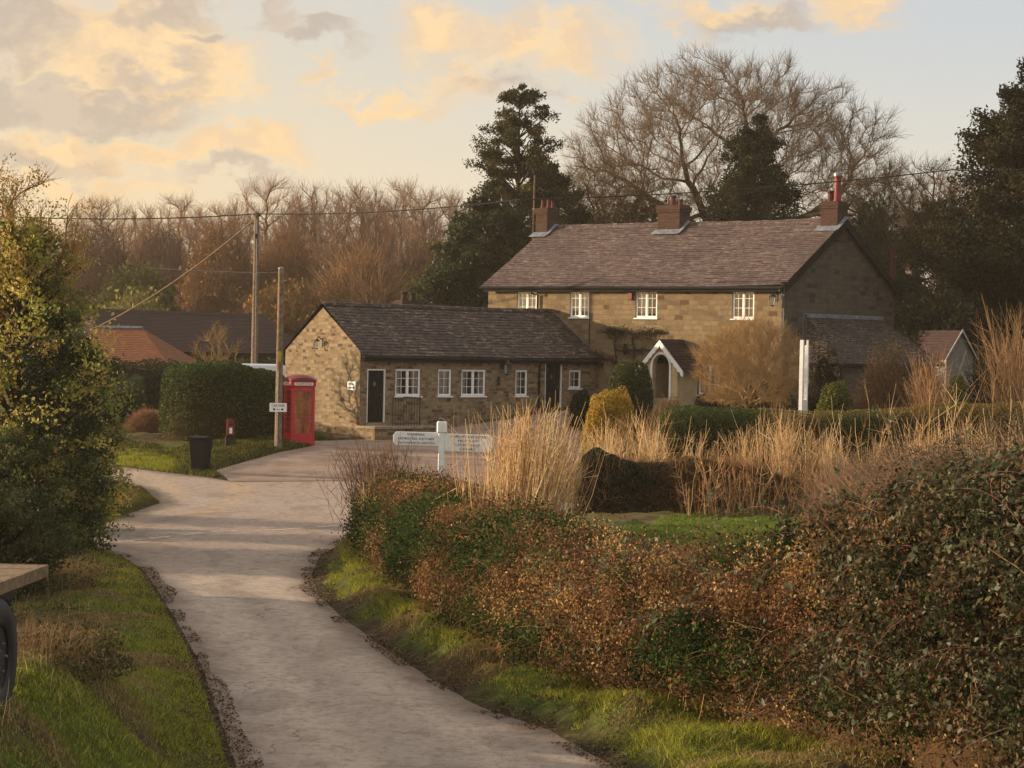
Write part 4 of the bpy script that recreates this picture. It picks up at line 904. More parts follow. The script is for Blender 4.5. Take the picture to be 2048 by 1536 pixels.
# ================================================================== VEGETATION
def unit(v): return v / np.maximum(np.linalg.norm(v, axis=-1, keepdims=True), 1e-9)
def rdir(n): return unit(R.normal(size=(n, 3)))
def prisms(A, B, ra, rb, sides=3):
    A, B = np.asarray(A, float), np.asarray(B, float); n = len(A); d = unit(B - A)
    ref = np.where(np.abs(d[:, 2:3]) < .9, np.array([[0, 0, 1.]]), np.array([[1., 0, 0]])); u = unit(np.cross(d, ref)); w = np.cross(d, u)
    ra = np.broadcast_to(ra, (n,)).reshape(-1, 1); rb = np.broadcast_to(rb, (n,)).reshape(-1, 1); vs = []
    for P_, r_ in ((A, ra), (B, rb)):
        for k in range(sides):
            a = 2 * math.pi * k / sides; vs.append(P_ + (u * math.cos(a) + w * math.sin(a)) * r_)
    V = np.stack(vs, 1).reshape(-1, 3); base = (np.arange(n) * 2 * sides)[:, None]
    Fq = np.concatenate([base + np.array([[k, (k + 1) % sides, sides + (k + 1) % sides, sides + k]]) for k in range(sides)])
    return V, Fq
def polyl(P_, rad_, sides=3):
    """P_ (N,K,3) polylines, rad_ (N,K)"""
    A = P_[:, :-1].reshape(-1, 3); B = P_[:, 1:].reshape(-1, 3); return prisms(A, B, rad_[:, :-1].ravel(), rad_[:, 1:].ravel(), sides)
def pick(pal, n, w=None, jit=.18):
    pal = np.array(pal); i = R.choice(len(pal), n, p=w); c = pal[i] * (1 + R.uniform(-jit, jit, (n, 1))); return np.clip(c * (1 + R.uniform(-.06, .06, (n, 3))), 0, 1)
def leaves(name, P_, size, cols, mat, parent, aspect=.55, nrm=None, nb=0.0, up=0.0, fold=.18):
    n = len(P_); size = np.broadcast_to(size, (n,))[:, None] * R.uniform(.6, 1.3, (n, 1))
    N_ = rdir(n)
    if nrm is not None: N_ = unit(N_ * (1 - nb) + nrm * nb)
    a = rdir(n); a[:, 2] += up; L = unit(a - (a * N_).sum(1, keepdims=True) * N_); S = np.cross(N_, L)
    v0 = P_ - L * size * .5; v2 = P_ + L * size * .5; mid = P_ - L * size * .05
    v1 = mid + S * size * aspect * .5 + N_ * size * fold; v3 = mid - S * size * aspect * .5 + N_ * size * fold
    V = np.stack([v0, v1, v2, v3], 1).reshape(-1, 3); b = (np.arange(n) * 4)[:, None]
    Fq = np.concatenate([b + np.array([[0, 1, 2]]), b + np.array([[0, 2, 3]])])
    return mesh_np(name, V, Fq, mat, parent, col=np.repeat(cols, 4, 0))
def twigmesh(name, V, Fq, col, parent, jit=.2, mat=None):
    n = len(V); c = np.clip(np.array(col)[None] * (1 + R.uniform(-jit, jit, (n, 1))), 0, 1); return mesh_np(name, V, Fq, mat or TWIG, parent, col=c)
def join(parts):
    V = []; Fq = []; o = 0
    for v, f in parts: V.append(v); Fq.append(f + o); o += len(v)
    return np.concatenate(V), np.concatenate(Fq)

# ---- bare trees by space colonisation
def colonise(att, start, top, step, di, dk, seed=0, lean=None, maxit=220, smooth=5):
    rr = np.random.default_rng(seed); start = np.array(start, float); top = np.array(top, float)
    k = max(2, int(np.linalg.norm(top - start) / step)); nodes = [start + (top - start) * i / k + (rr.normal(size=3) * [.06, .06, 0] * step if 0 < i else 0) for i in range(k + 1)]
    par = [-1] + list(range(k)); N_ = np.array(nodes)
    D = np.linalg.norm(att[:, None] - N_[None], axis=2); near = D.argmin(1); dist = D.min(1); alive = np.ones(len(att), bool)
    for it in range(maxit):
        m_ = alive & (dist < di)
        if not m_.any(): break
        ids = np.unique(near[m_]); new = []; np_ = []
        sm_ = np.zeros((len(N_), 3)); np.add.at(sm_, near[m_], unit(att[m_] - N_[near[m_]]))
        for i in ids:
            d = sm_[i]; l = np.linalg.norm(d)
            if l < 1e-3: continue
            d = d / l + rr.normal(size=3) * .1; d /= np.linalg.norm(d); new.append(N_[i] + d * step); np_.append(i)
        if not new: break
        new = np.array(new); base = len(N_); N_ = np.concatenate([N_, new]); par += [int(q) for q in np_]
        Dn = np.linalg.norm(att[alive][:, None] - new[None], axis=2); ai = np.where(alive)[0]; mn = Dn.min(1); am = Dn.argmin(1)
        b = mn < dist[ai]; dist[ai[b]] = mn[b]; near[ai[b]] = base + am[b]
        alive &= dist > dk
    par = np.array(par)
    for _ in range(smooth):
        cs_ = np.zeros_like(N_); cn = np.zeros(len(N_)); np.add.at(cs_, par[1:], N_[1:]); np.add.at(cn, par[1:], 1); m2 = cn > 0; m2[0] = False
        avg = N_.copy(); avg[m2] = .5 * N_[par[m2]] + .5 * cs_[m2] / cn[m2][:, None]; N_ = np.where(m2[:, None], .45 * N_ + .55 * avg, N_)
    leafn = np.zeros(len(N_)); ch = np.bincount(par[1:], minlength=len(N_)); leafn[ch == 0] = 1
    for i in range(len(N_) - 1, 0, -1): leafn[par[i]] += leafn[i]
    return N_, par, leafn, ch
def crown_pts(n, c, r, rr, low=.0, shell=.5, flat=.0):
    P_ = unit(rr.normal(size=(n * 3, 3))) * (rr.uniform(shell ** 3, 1, (n * 3, 1)) ** (1 / 3)); P_ = P_[P_[:, 2] > -1 + low][:n]
    return P_ * np.array(r) + np.array(c)
def tree_geo(seed, H, rx, ry, cz, rz, trunk_h, n_att, step, r_trunk, twl=.8, ntw=4, tws=.012, low=.5, expo=.5, di=None, nf=4, rmin=.009, shell=.3):
    rr = np.random.default_rng(seed); att = crown_pts(n_att, (0, 0, cz), (rx, ry, rz), rr, low, shell)
    att *= 1 + .07 * wn(att, .35, seed % 5)[:, None] * [1, 1, .5]
    N_, par, lf, ch = colonise(att, (0, 0, -.3), (rr.normal() * .2, rr.normal() * .2, trunk_h), step, di or step * 9, step * 1.7, seed)
    rad_ = r_trunk * (lf / lf[0]) ** expo + rmin
    A, B = N_[par[1:]], N_[1:]; thick = rad_[1:] > .06
    parts = [prisms(A[thick], B[thick], rad_[par[1:]][thick] * .5 + rad_[1:][thick] * .5, rad_[1:][thick], 6), prisms(A[~thick], B[~thick], np.minimum(rad_[par[1:]], rad_[1:] * 1.5)[~thick], rad_[1:][~thick], 3)]
    fine = np.where(lf <= nf)[0]; fine = fine[fine > 3]
    S0 = np.repeat(N_[fine], ntw, 0); out = unit(np.repeat(N_[fine] - N_[par[fine]], ntw, 0)); outw = unit(S0 - np.array([0, 0, cz - rz * .6]))
    d = unit(out * .45 + outw * .5 + rr.normal(size=S0.shape) * .5 + [0, 0, .15]); L = rr.uniform(.4, 1.1, (len(S0), 1)) * twl
    M1 = S0 + d * L * .5; d2 = unit(d + rr.normal(size=d.shape) * .3 + [0, 0, .15]); E1 = M1 + d2 * L * .5
    parts += [prisms(S0, M1, tws, tws * .75), prisms(M1, E1, tws * .75, tws * .35)]
    d3 = unit(d + rr.normal(size=d.shape) * .42); parts += [prisms(M1, M1 + d3 * L * .45, tws * .6, tws * .3)]
    d4 = unit(d + rr.normal(size=d.shape) * .6); parts += [prisms(S0 + d * L * .25, S0 + d * L * .25 + d4 * L * .5, tws * .6, tws * .3)]
    return parts[:1], parts[1:]
def bare_tree(name, label, loc, geo, cols, cat='tree', group=None, rz=0, sc=(1, 1, 1)):
    e = empty(name, loc, rz, label, cat, group); e.scale = sc
    V, Fq = join(geo[0]); a = twigmesh('trunk', V, Fq, cols[0], e, .15); V, Fq = join(geo[1]); b = twigmesh('crown', V, Fq, cols[1], e, .25); return e, a, b
def copy_tree(src, label, loc, rz, sc, name=None):
    e, a, b = src; c = e.copy(); COL.objects.link(c); c.location = loc; c.rotation_euler = (0, 0, rz); c.scale = sc; c['label'] = label
    for o in (a, b): q_ = o.copy(); COL.objects.link(q_); q_.parent = c
    return c

# great oak behind the house
oy = 128.0; ox, _, otop = at(1478, 92, oy); oz = 2.0; oH = otop - oz
geo = tree_geo(5, oH, 10.3, 8.4, oH - 10.2, 9.7, 7.0, 6800, .42, .62, 1.25, 7, .0095, .9, .58, di=16, nf=4, rmin=.004, shell=.66)
bare_tree('oak_tree', 'huge bare domed oak spreading across the sky behind the right half of the house roof', (ox, oy, oz), geo, (lin(66, 54, 42), lin(116, 96, 74)))
geo = tree_geo(9, 13, 4.9, 4.6, 8.2, 4.4, 4, 1300, .4, .3, 1.1, 6, .009, .4, .55, nf=5, rmin=.004)
x, _, zt = at(1830, 290, 125); bare_tree('bare_tree', 'smaller bare tree in the gap between the great oak and the right-edge conifer', (x, 125, zt - 13), geo, (lin(66, 54, 42), lin(92, 74, 56)))
geo = tree_geo(12, 11, 4.4, 4, 7, 4.0, 3, 1000, .4, .28, 1.1, 6, .009, .4, .55, nf=5, rmin=.004)
x, _, zt = at(1215, 290, 124); bare_tree('bare_tree', 'bare twiggy tree rising behind the roof between the first and second chimneys', (x, 124, zt - 11.4), geo, (lin(66, 54, 42), lin(96, 78, 58)))

# woodland along the skyline
protos = []
for k, (sd, rx, cz, rz, th, n) in enumerate(((21, 4.2, 11, 5.4, 5, 900), (22, 3.4, 10.5, 6.0, 6, 800), (23, 4.8, 10.5, 5.2, 4, 1000), (24, 3.0, 10, 6.5, 4, 700))):
    protos.append(tree_geo(sd, 16.5, rx * .92, rx * .85, cz, rz * .95, th, n, .5, .27, 1.5, 6, .0125, .35, .52, nf=5, rmin=.008, shell=.5, di=9))
wcol = [(lin(92, 74, 58), lin(138, 108, 84)), (lin(86, 68, 56), lin(124, 96, 80))]
wl = [(215, 366, 205, 2, 'rounded bare tree standing alone against the golden sky at the left of the far wood'), (60, 440, 215, 0, 'low bare tree at the far left of the skyline behind the green holly'), (140, 432, 210, 3, 'small bare tree just left of the lone rounded tree on the skyline'),
      (300, 398, 205, 1, 'thin bare tree just right of the lone rounded tree on the skyline'), (362, 384, 200, 0, 'bare skyline tree left of the tall utility pole, second one before it'), (432, 376, 196, 2, 'bare skyline tree immediately left of the tall utility pole'),
      (540, 348, 196, 0, 'tall bare tree rising directly behind and right of the top of the tall pole'), (600, 372, 204, 3, 'narrow bare tree in the second rank right of the tall pole'), (628, 352, 200, 1, 'tall dark-forked bare tree above the left end of the cottage roof'),
      (690, 346, 196, 2, 'broad bare tree at the highest part of the wood above the cottage roof'), (722, 350, 190, 1, 'upright bare tree right beside the highest broad crown of the wood'), (770, 382, 205, 3, 'lower bare tree in the dip of the skyline above the cottage chimney'),
      (808, 352, 196, 0, 'bare tree with left-leaning limbs above the cottage chimney'), (858, 345, 190, 2, 'dense bare tree with the darkest trunk right of the cottage chimney'), (905, 372, 198, 1, 'bare tree touching the left side of the tall conifer'),
      (1150, 400, 200, 0, 'bare tree seen in the gap just right of the tall conifer'), (480, 410, 184, 3, 'bare tree in the front rank of the wood directly behind the tall pole'), (570, 430, 180, 1, 'bare tree in the front rank behind the top of the shorter pole'),
      (665, 440, 178, 0, 'leaning bare tree in the front rank above the left end of the cottage ridge'), (750, 430, 178, 3, 'pale-stemmed bare tree in the front rank above the cottage roof centre'), (830, 420, 176, 1, 'thick-trunked bare tree in the front rank left of the dark evergreen'), (400, 425, 184, 1, 'bare tree of the front rank above the rust-coloured thicket'), (250, 440, 188, 0, 'bare tree of the front rank above the barn roof'), (1900, 330, 150, 0, 'bare tree behind the dark conifer mass at the right edge')]
made = {}
for i, (px, py, Y, k, lab) in enumerate(wl):
    x, _, zt = at(px, py, Y); zb = float(hillz(np.array(x), np.array(Y))) - .4; H = zt - zb; s = H / 16.6; loc = (x, Y, zb); rz = R.uniform(0, 6); w_ = s * R.uniform(.95, 1.2)
    if k not in made: made[k] = bare_tree('bare_tree', lab, loc, protos[k], wcol[k % 2], 'tree', 'bare trees of the far wood', rz, (w_, w_, s))
    else: copy_tree(made[k], lab, loc, rz, (w_, w_, s))

# thickets: brushwood masses under the trees
def thicket(label, px0, px1, ytop, Y, cols, n=9000, leafy=0.0, lcols=None, name='thicket', zb=None, L=1.3, tw=.02, depth=3.5, ragged=.25):
    x0 = at(px0, ytop, Y)[0]; x1, _, zt = at(px1, ytop, Y); cx = (x0 + x1) / 2; w = (x1 - x0) / 2
    zb = float(hillz(np.array(cx), np.array(float(Y)))) - .8 if zb is None else zb; H = zt - zb
    e = empty(name, (cx, Y, zb), 0, label, 'thicket')
    u = R.uniform(-1, 1, n); v = R.uniform(-1, 1, n); top = H * (1 - .45 * np.abs(u) ** 3) * (1 + ragged * .5 * wn(np.stack([u * w, v * depth], 1), .5, 3)) * (1 - .3 * v * v)
    z = top * R.uniform(0, 1, n) ** .6; S0 = np.stack([u * w, v * depth, z], 1); d = unit(R.normal(size=(n, 3)) * [.55, .55, .4] + [0, 0, .8]); l = R.uniform(.5, 1.2, (n, 1)) * L
    M1 = S0 + d * l * .5; d2 = unit(d + R.normal(size=d.shape) * .35); E1 = M1 + d2 * l * .5; d3 = unit(d + R.normal(size=d.shape) * .5); E2 = M1 + d3 * l * .4
    V, Fq = join([prisms(S0, M1, tw, tw * .8), prisms(M1, E1, tw * .8, tw * .4), prisms(M1, E2, tw * .7, tw * .3)])
    c = np.array(cols)[R.integers(0, len(cols), len(V) // 6)]; mesh_np('branches', V, Fq, TWIG, e, col=np.clip(np.repeat(c, 6, 0) * R.uniform(.8, 1.2, (len(V), 1)), 0, 1))
    g_ = int(40); th = np.linspace(0, 1, 12)  # dense heart of stems
    if leafy: q = int(n * leafy); i = R.integers(0, n, q); leaves('foliage', E1[i] + R.normal(size=(q, 3)) * .2, .34, pick(lcols or cols, q), DRY, e, .7)
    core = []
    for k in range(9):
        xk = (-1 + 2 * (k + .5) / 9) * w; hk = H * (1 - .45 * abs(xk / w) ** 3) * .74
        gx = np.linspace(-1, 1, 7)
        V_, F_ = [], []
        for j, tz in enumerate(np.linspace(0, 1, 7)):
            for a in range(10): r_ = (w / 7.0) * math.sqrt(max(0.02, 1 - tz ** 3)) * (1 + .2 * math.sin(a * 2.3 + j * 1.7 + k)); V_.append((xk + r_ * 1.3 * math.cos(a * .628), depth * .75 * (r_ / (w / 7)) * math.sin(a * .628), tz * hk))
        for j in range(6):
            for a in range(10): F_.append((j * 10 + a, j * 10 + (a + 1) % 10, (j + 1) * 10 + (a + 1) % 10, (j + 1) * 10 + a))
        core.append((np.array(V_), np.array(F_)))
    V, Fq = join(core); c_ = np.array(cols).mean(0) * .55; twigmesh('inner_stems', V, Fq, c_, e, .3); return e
pb_ = lin(104, 82, 72); ru = lin(142, 100, 62); br_ = lin(112, 88, 66); ol = lin(92, 88, 52); rd = lin(128, 100, 76)
thicket('purple-brown rounded thicket below the lone skyline tree', 120, 270, 458, 178, [pb_, pb_, br_], 9000)
thicket('purple-brown thicket above the left part of the dark barn roof', 250, 385, 474, 176, [pb_, br_], 9000)
thicket('dull brown thicket behind the green holly at the left edge', -60, 140, 470, 182, [br_, ol], 8000)
thicket('rust-coloured thicket rising between the barn roof and the tall pole', 365, 505, 470, 165, [lin(128, 96, 66), rd, br_], 11000, .15, [lin(136, 104, 68)])
thicket('brown thicket directly behind the two wooden poles', 490, 640, 480, 168, [br_, rd, ru], 10000)
thicket('brown thicket above the left half of the cottage ridge', 620, 780, 500, 165, [br_, rd], 10000)
thicket('dark brown thicket left of the dark evergreen below the wood', 770, 930, 500, 162, [lin(84, 66, 54), br_], 10000)
thicket('dark olive scrub behind the ridge of the barn', 190, 350, 560, 150, [ol, lin(70, 72, 44)], 7000, .5, [ol, lin(78, 82, 42)], zb=1.5)
thicket('pale olive bush beside the gable end of the barn roof', 205, 330, 608, 143, [lin(134, 122, 76), ol], 5000, .3, [lin(136, 130, 70)], zb=1.5)
thicket('stand of pale upright saplings above the cottage ridge', 640, 790, 545, 148, [lin(146, 116, 82), rd], 5000, 0, zb=1.5, L=2.6, tw=.03, ragged=.5)
thicket('low rust-brown scrub above the right half of the barn roof', 470, 660, 590, 146, [ru, br_, ol], 6000, .3, [ru, ol], zb=1.5)
thicket('yellow-olive bush between the cottage chimney and the dark evergreen', 815, 905, 568, 146, [lin(126, 110, 64), ol], 5000, .5, [lin(126, 116, 58)], zb=1.5)
thicket('dark hedgerow thicket behind the house roof between the chimneys', 1120, 1420, 415, 122, [lin(80, 66, 48), lin(96, 74, 50)], 9000, .3, [lin(96, 78, 46)], zb=2, tw=.014, L=1.0)
thicket('dark thicket right of the third chimney beyond the gable', 1690, 1800, 430, 118, [lin(64, 56, 44), lin(72, 66, 46)], 7000, .6, [lin(58, 60, 38)], zb=2, tw=.014, L=1.0)

# ---- evergreen trees made of many leafy sprays
def evergreen(name, label, loc, H, prof, n_clump, per, size, cols, cr=(.5, 1.0), trunk=.2, droop=.0, cat='tree', mat=None, spiky=.3, gap=0.0, tcol=None, aspect=.45, sx=1.0):
    """prof: list of (height fraction, radius) ; clumps sit near the outside of that silhouette"""
    e = empty(name, loc, 0, label, cat); hs = np.array([p_[0] for p_ in prof]) * H; rs = np.array([p_[1] for p_ in prof])
    w = np.interp(np.linspace(0, H, 200), hs, rs); pr = (w + .15) / (w + .15).sum(); zc = R.choice(np.linspace(0, H, 200), n_clump, p=pr) + R.uniform(-.1, .1, n_clump)
    rc = np.interp(zc, hs, rs) * (R.uniform(.1, 1, n_clump) ** .55); an = R.uniform(0, 2 * math.pi, n_clump); C_ = np.stack([rc * np.cos(an) * sx, rc * np.sin(an), zc], 1)
    if gap: C_ = C_[wn(C_, .55, 2) > -1.6 + gap]
    n = len(C_); S = R.uniform(cr[0], cr[1], n) * (.55 + .45 * np.interp(zc[:n], hs, rs) / rs.max())
    o = unit(C_ - np.array([0, 0, 1]) * (C_[:, 2:3] * .98)); o[:, 2] = .25 - droop
    o = unit(o); P_ = np.repeat(C_, per, 0); a = R.normal(size=(n * per, 3)) * .42; along = R.uniform(-1, 1.2, (n * per, 1))
    P_ = P_ + (a * (1 - .35 * np.abs(along)) + np.repeat(o, per, 0) * along * (.6 + spiky)) * np.repeat(S, per)[:, None]
    cc = np.repeat(pick(cols, n, jit=.3), per, 0) * R.uniform(.8, 1.2, (n * per, 1)); leaves('foliage', P_, size, np.clip(cc, 0, 1), mat or NEEDLE, e, aspect, np.repeat(o, per, 0), .15, up=.4)
    k = min(n, 260); i = R.choice(n, k, replace=False); A = np.stack([0 * C_[i, 0], 0 * C_[i, 0], np.maximum(C_[i, 2] - .8 * np.hypot(C_[i, 0], C_[i, 1]), .3)], 1)
    V, Fq = join([prisms(np.array([[0, 0, -.4], [0, 0, H * .5]]), np.array([[0, 0, H * .5], [0, 0, H * .97]]), np.array([trunk, trunk * .6]), np.array([trunk * .6, .03]), 8), prisms(A, C_[i], .05, .02, 3)])
    twigmesh('trunk', V, Fq, tcol if tcol is not None else lin(62, 50, 40), e); return e
dk = [lin(46, 54, 30), lin(56, 64, 34), lin(40, 46, 30), lin(70, 68, 38)]
x, _, zt = at(1040, 168, 120); evergreen('conifer', 'tall ragged conifer with gaps of sky in its crown rising left of the first chimney', (x, 120, 2.0), zt - 2.0, [(0, 1.8), (.38, 2.2), (.5, 3.0), (.62, 2.8), (.68, 2.3), (.8, 2.15), (.9, 1.5), (.97, .6), (1, .12)], 380, 190, .17, [lin(68, 66, 36), lin(84, 76, 42), lin(52, 54, 32)], (.28, .62), .22, .15, gap=.45, spiky=.5)
x, _, zt = at(985, 390, 116); evergreen('holly_tree', 'dense dark evergreen at the foot of the tall conifer, left of the house', (x, 116, 2.0), zt - 2, [(0, 4.2), (.4, 3.8), (.7, 2.6), (.9, 1.4), (1, .3)], 260, 200, .26, dk, (.6, 1.1), .2, mat=LEAF, sx=1.0)
x, _, zt = at(918, 460, 113); evergreen('holly_tree', 'lower dark evergreen nearest the cottage roof, left of the house', (x, 113, 2.0), zt - 2, [(0, 2.2), (.4, 2.4), (.7, 1.7), (1, .3)], 130, 200, .24, dk, (.5, .9), .15, mat=LEAF)
x, _, zt = at(1118, 350, 121); evergreen('yew_tree', 'small dark evergreen crown peeping between the tall conifer and the first chimney', (x, 121, 2.0), zt - 2, [(0, 1.6), (.6, 1.4), (.85, 1.5), (1, .3)], 90, 180, .24, dk, (.4, .8), .15, gap=.2)
x, _, zt = at(1512, 238, 112); evergreen('yew_tree', 'dark cone-shaped yew in front of the great oak behind the house roof', (x, 112, 2.0), zt - 2, [(0, 2.6), (.6, 2.5), (.74, 2.0), (.86, 1.3), (.95, .8), (1, .35)], 420, 230, .17, [lin(50, 52, 32), lin(60, 58, 36), lin(42, 44, 30)], (.45, .7), .25)
x, _, zt = at(2085, 130, 92); evergreen('pine_tree', 'big dark conifer at the right edge with layered drooping boughs', (x, 92, 2.0), zt - 2, [(0, .5), (.28, 1.2), (.42, 4.2), (.5, 4.5), (.6, 3.2), (.7, 3.0), (.8, 2.9), (.87, 2.2), (1, .4)], 420, 230, .2, [lin(46, 46, 30), lin(56, 52, 32), lin(36, 40, 28)], (.5, 1.0), .35, -.1, gap=.25)
x, _, zt = at(1880, 395, 113); evergreen('yew_tree', 'dark bushy evergreen below the big conifer, right of the house gable', (x, 113, 2.0), zt - 2, [(0, 3.8), (.5, 3.4), (.8, 2.0), (1, .4)], 240, 210, .2, [lin(54, 50, 32), lin(66, 56, 34), lin(44, 46, 30)], (.5, 1.0), .25, gap=.2)
x, _, zt = at(1985, 470, 108); evergreen('yew_tree', 'dark evergreen behind the small shed at the right edge', (x, 108, 2.0), zt - 1.6, [(0, 3.4), (.6, 3.0), (1, .5)], 200, 210, .22, [lin(44, 46, 30), lin(54, 52, 32), lin(36, 40, 28)], (.5, 1.0), .25)
x, _, zt = at(1780, 560, 110); evergreen('yew_tree', 'low dark shrubbery close behind the right corner of the house', (x, 110, 2.0), zt - 2, [(0, 3.0), (.6, 2.6), (1, .5)], 160, 200, .22, [lin(44, 50, 32), lin(50, 54, 34)], (.5, 1.0), .2)

# ---- bushes
def bush(name, label, c, r, n, size, cols, mat=None, cat='bush', twigs=600, tcol=None, tl=.5, core=True, noise_=.12, p=1.0, aspect=.55, group=None, flat=0.0, up=0.0, tr=.008):
    e = empty(name, (c[0], c[1], c[2]), 0, label, cat, group); d = rdir(n); d[:, 2] = np.abs(d[:, 2]) * 1.0 - .12
    d = unit(d); sq = .85 if p == 1 else .62; ce = np.sqrt(np.maximum(1 - d[:, 2] ** 2, 1e-6)); q = np.stack([d[:, 0] / ce * ce ** sq, d[:, 1] / ce * ce ** sq, np.sign(d[:, 2]) * np.abs(d[:, 2]) ** sq], 1)
    rr_ = 1 + noise_ * wn(d * 2.2, 1.0, int(c[0] * 3) % 7) + .5 * noise_ * wn(d * 5, 1.0, 2); dep = R.uniform(0, 1, (n, 1)) ** 2 * .28
    P_ = q * (rr_[:, None] - dep + .03) * np.array(r); P_[:, 2] = np.maximum(P_[:, 2], .03)
    leaves('foliage', P_, size, pick(cols, n), mat or LEAF, e, aspect, d, .35, up=up)
    th = np.linspace(0, 2 * math.pi, 17)[:-1]; V = []; Fq = []
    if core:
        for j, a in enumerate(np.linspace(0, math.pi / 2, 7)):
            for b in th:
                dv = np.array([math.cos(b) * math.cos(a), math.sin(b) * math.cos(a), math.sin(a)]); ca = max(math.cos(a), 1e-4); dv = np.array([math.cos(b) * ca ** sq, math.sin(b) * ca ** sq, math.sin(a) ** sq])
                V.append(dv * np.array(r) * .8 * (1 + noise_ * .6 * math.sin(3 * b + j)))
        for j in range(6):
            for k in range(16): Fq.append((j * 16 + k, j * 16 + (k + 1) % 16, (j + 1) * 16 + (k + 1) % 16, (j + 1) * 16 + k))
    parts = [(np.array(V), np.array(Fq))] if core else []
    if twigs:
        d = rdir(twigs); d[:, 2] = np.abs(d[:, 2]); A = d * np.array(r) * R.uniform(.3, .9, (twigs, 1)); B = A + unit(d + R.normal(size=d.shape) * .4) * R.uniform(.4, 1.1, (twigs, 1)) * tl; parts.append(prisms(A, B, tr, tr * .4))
    if parts: V, Fq = join(parts); twigmesh('branches', V, Fq, tcol if tcol is not None else np.array(cols).mean(0) * .35, e)  # without tcol, core and twigs take a dark tone painted for inner shade
    return e
def at_g(px, py, Y=None):
    if Y is None: x, y = on_ground(px, py)
    else: x, y = at(px, py, Y)[:2]
    return (x, y, float(gz(x, y)))
def zt_(px, py, Y): return at(px, py, Y)[2]
GB = [lin(66, 84, 32), lin(88, 102, 40), lin(50, 66, 28), lin(110, 116, 52)]; DG = [lin(36, 50, 28), lin(46, 60, 30), lin(30, 42, 26)]
# golden and green topiary in front of the porch
def tb_(name, label, px0, px1, ytop, Y, cols, n, size, zb=None, **k):
    x0 = at(px0, ytop, Y)[0]; x1, _, zt = at(px1, ytop, Y); cx = (x0 + x1) / 2; zb = float(gz(cx, Y)) if zb is None else zb
    return bush(name, label, (cx, Y, zb), ((x1 - x0) / 2 * .93, (x1 - x0) / 2 * .85, (zt - zb) * .97), n, size, cols, **k)
tb_('clipped_conifer', 'rounded dark green clipped conifer left of the porch', 1216, 1312, 726, 81.5, [lin(58, 70, 28), lin(48, 60, 28), lin(80, 84, 34)], 16000, .08, noise_=.09, p=.8)
tb_('golden_conifer', 'golden yellow clipped conifer in the sun below the dark round one', 1166, 1276, 790, 74.5, [lin(172, 138, 44), lin(192, 158, 60), lin(128, 110, 40)], 19000, .075, noise_=.11, p=.8)
tb_('golden_conifer', 'smaller olive-gold shrub behind the left shoulder of the golden conifer', 1190, 1250, 784, 79.5, [lin(130, 108, 36), lin(104, 92, 36)], 8000, .06, noise_=.06, p=.8)
tb_('shrub', 'dark green shrub between the small cottage window and the golden conifer', 1138, 1188, 780, 84.5, DG, 6000, .09)
tb_('golden_shrub', 'round shrub with yellow-green tips right of the white sign frame', 1626, 1715, 762, 76, [lin(130, 126, 44), lin(70, 84, 34), lin(52, 64, 30)], 12000, .08)
tb_('golden_shrub', 'small yellow-green shrub at the far right below the shed', 1888, 1944, 758, 80, [lin(126, 122, 44), lin(74, 86, 36)], 8000, .08)
tb_('shrub', 'loose dark shrub with reddish twigs in front of the side extension roof', 1712, 1830, 690, 80, [lin(66, 74, 42), lin(80, 70, 44), lin(104, 76, 52)], 7000, .08, twigs=2500, tcol=lin(116, 84, 62), tl=.8, core=False, noise_=.25)
tb_('shrub', 'dark evergreen shrub between the bare round tree and the extension', 1610, 1690, 690, 82, [lin(52, 50, 34), lin(60, 48, 36)], 9000, .08, noise_=.2)
tb_('shrub', 'brown twiggy shrub below the shed and behind the clipped hedge', 1820, 1900, 720, 82, [lin(104, 80, 54), lin(70, 66, 40)], 5000, .07, twigs=2500, tcol=lin(124, 92, 64), core=False, noise_=.2)
tb_('shrub', 'dark shrub filling the far right corner behind the clipped hedge', 1930, 2070, 700, 84, [lin(50, 52, 34), lin(64, 60, 38)], 14000, .09, noise_=.2)
tb_('shrub', 'low grey-brown shrub at the foot of the porch', 1300, 1372, 800, 80, [lin(120, 96, 62), lin(98, 92, 56)], 4000, .06, twigs=1200, tcol=lin(140, 110, 76))
tb_('shrub', 'dark low bushes between porch and bare round tree', 1378, 1470, 782, 82, [lin(60, 58, 40), lin(78, 66, 46)], 7000, .07)
tb_('shrub', 'dark undergrowth behind the hedge left of the white sign frame', 1470, 1600, 770, 81, [lin(40, 42, 28), lin(52, 50, 34)], 9000, .08)
# bare rounded tree in front of the house
geo = tree_geo(31, 3.6, 1.95, 1.7, 2.1, 1.5, .7, 1900, .13, .08, .5, 7, .0045, .25, .6, rmin=.003)
x, _, z_ = at(1500, 828, 79); zb = float(gz(x, 79)); zt = zt_(1500, 628, 79); e, *_ = bare_tree('bare_garden_tree', 'bare round-headed russet tree in front of the right half of the house', (x, 79, zb), geo, (lin(92, 74, 54), lin(158, 128, 88)), sc=(1.02, 1, (zt - zb) / 3.75))
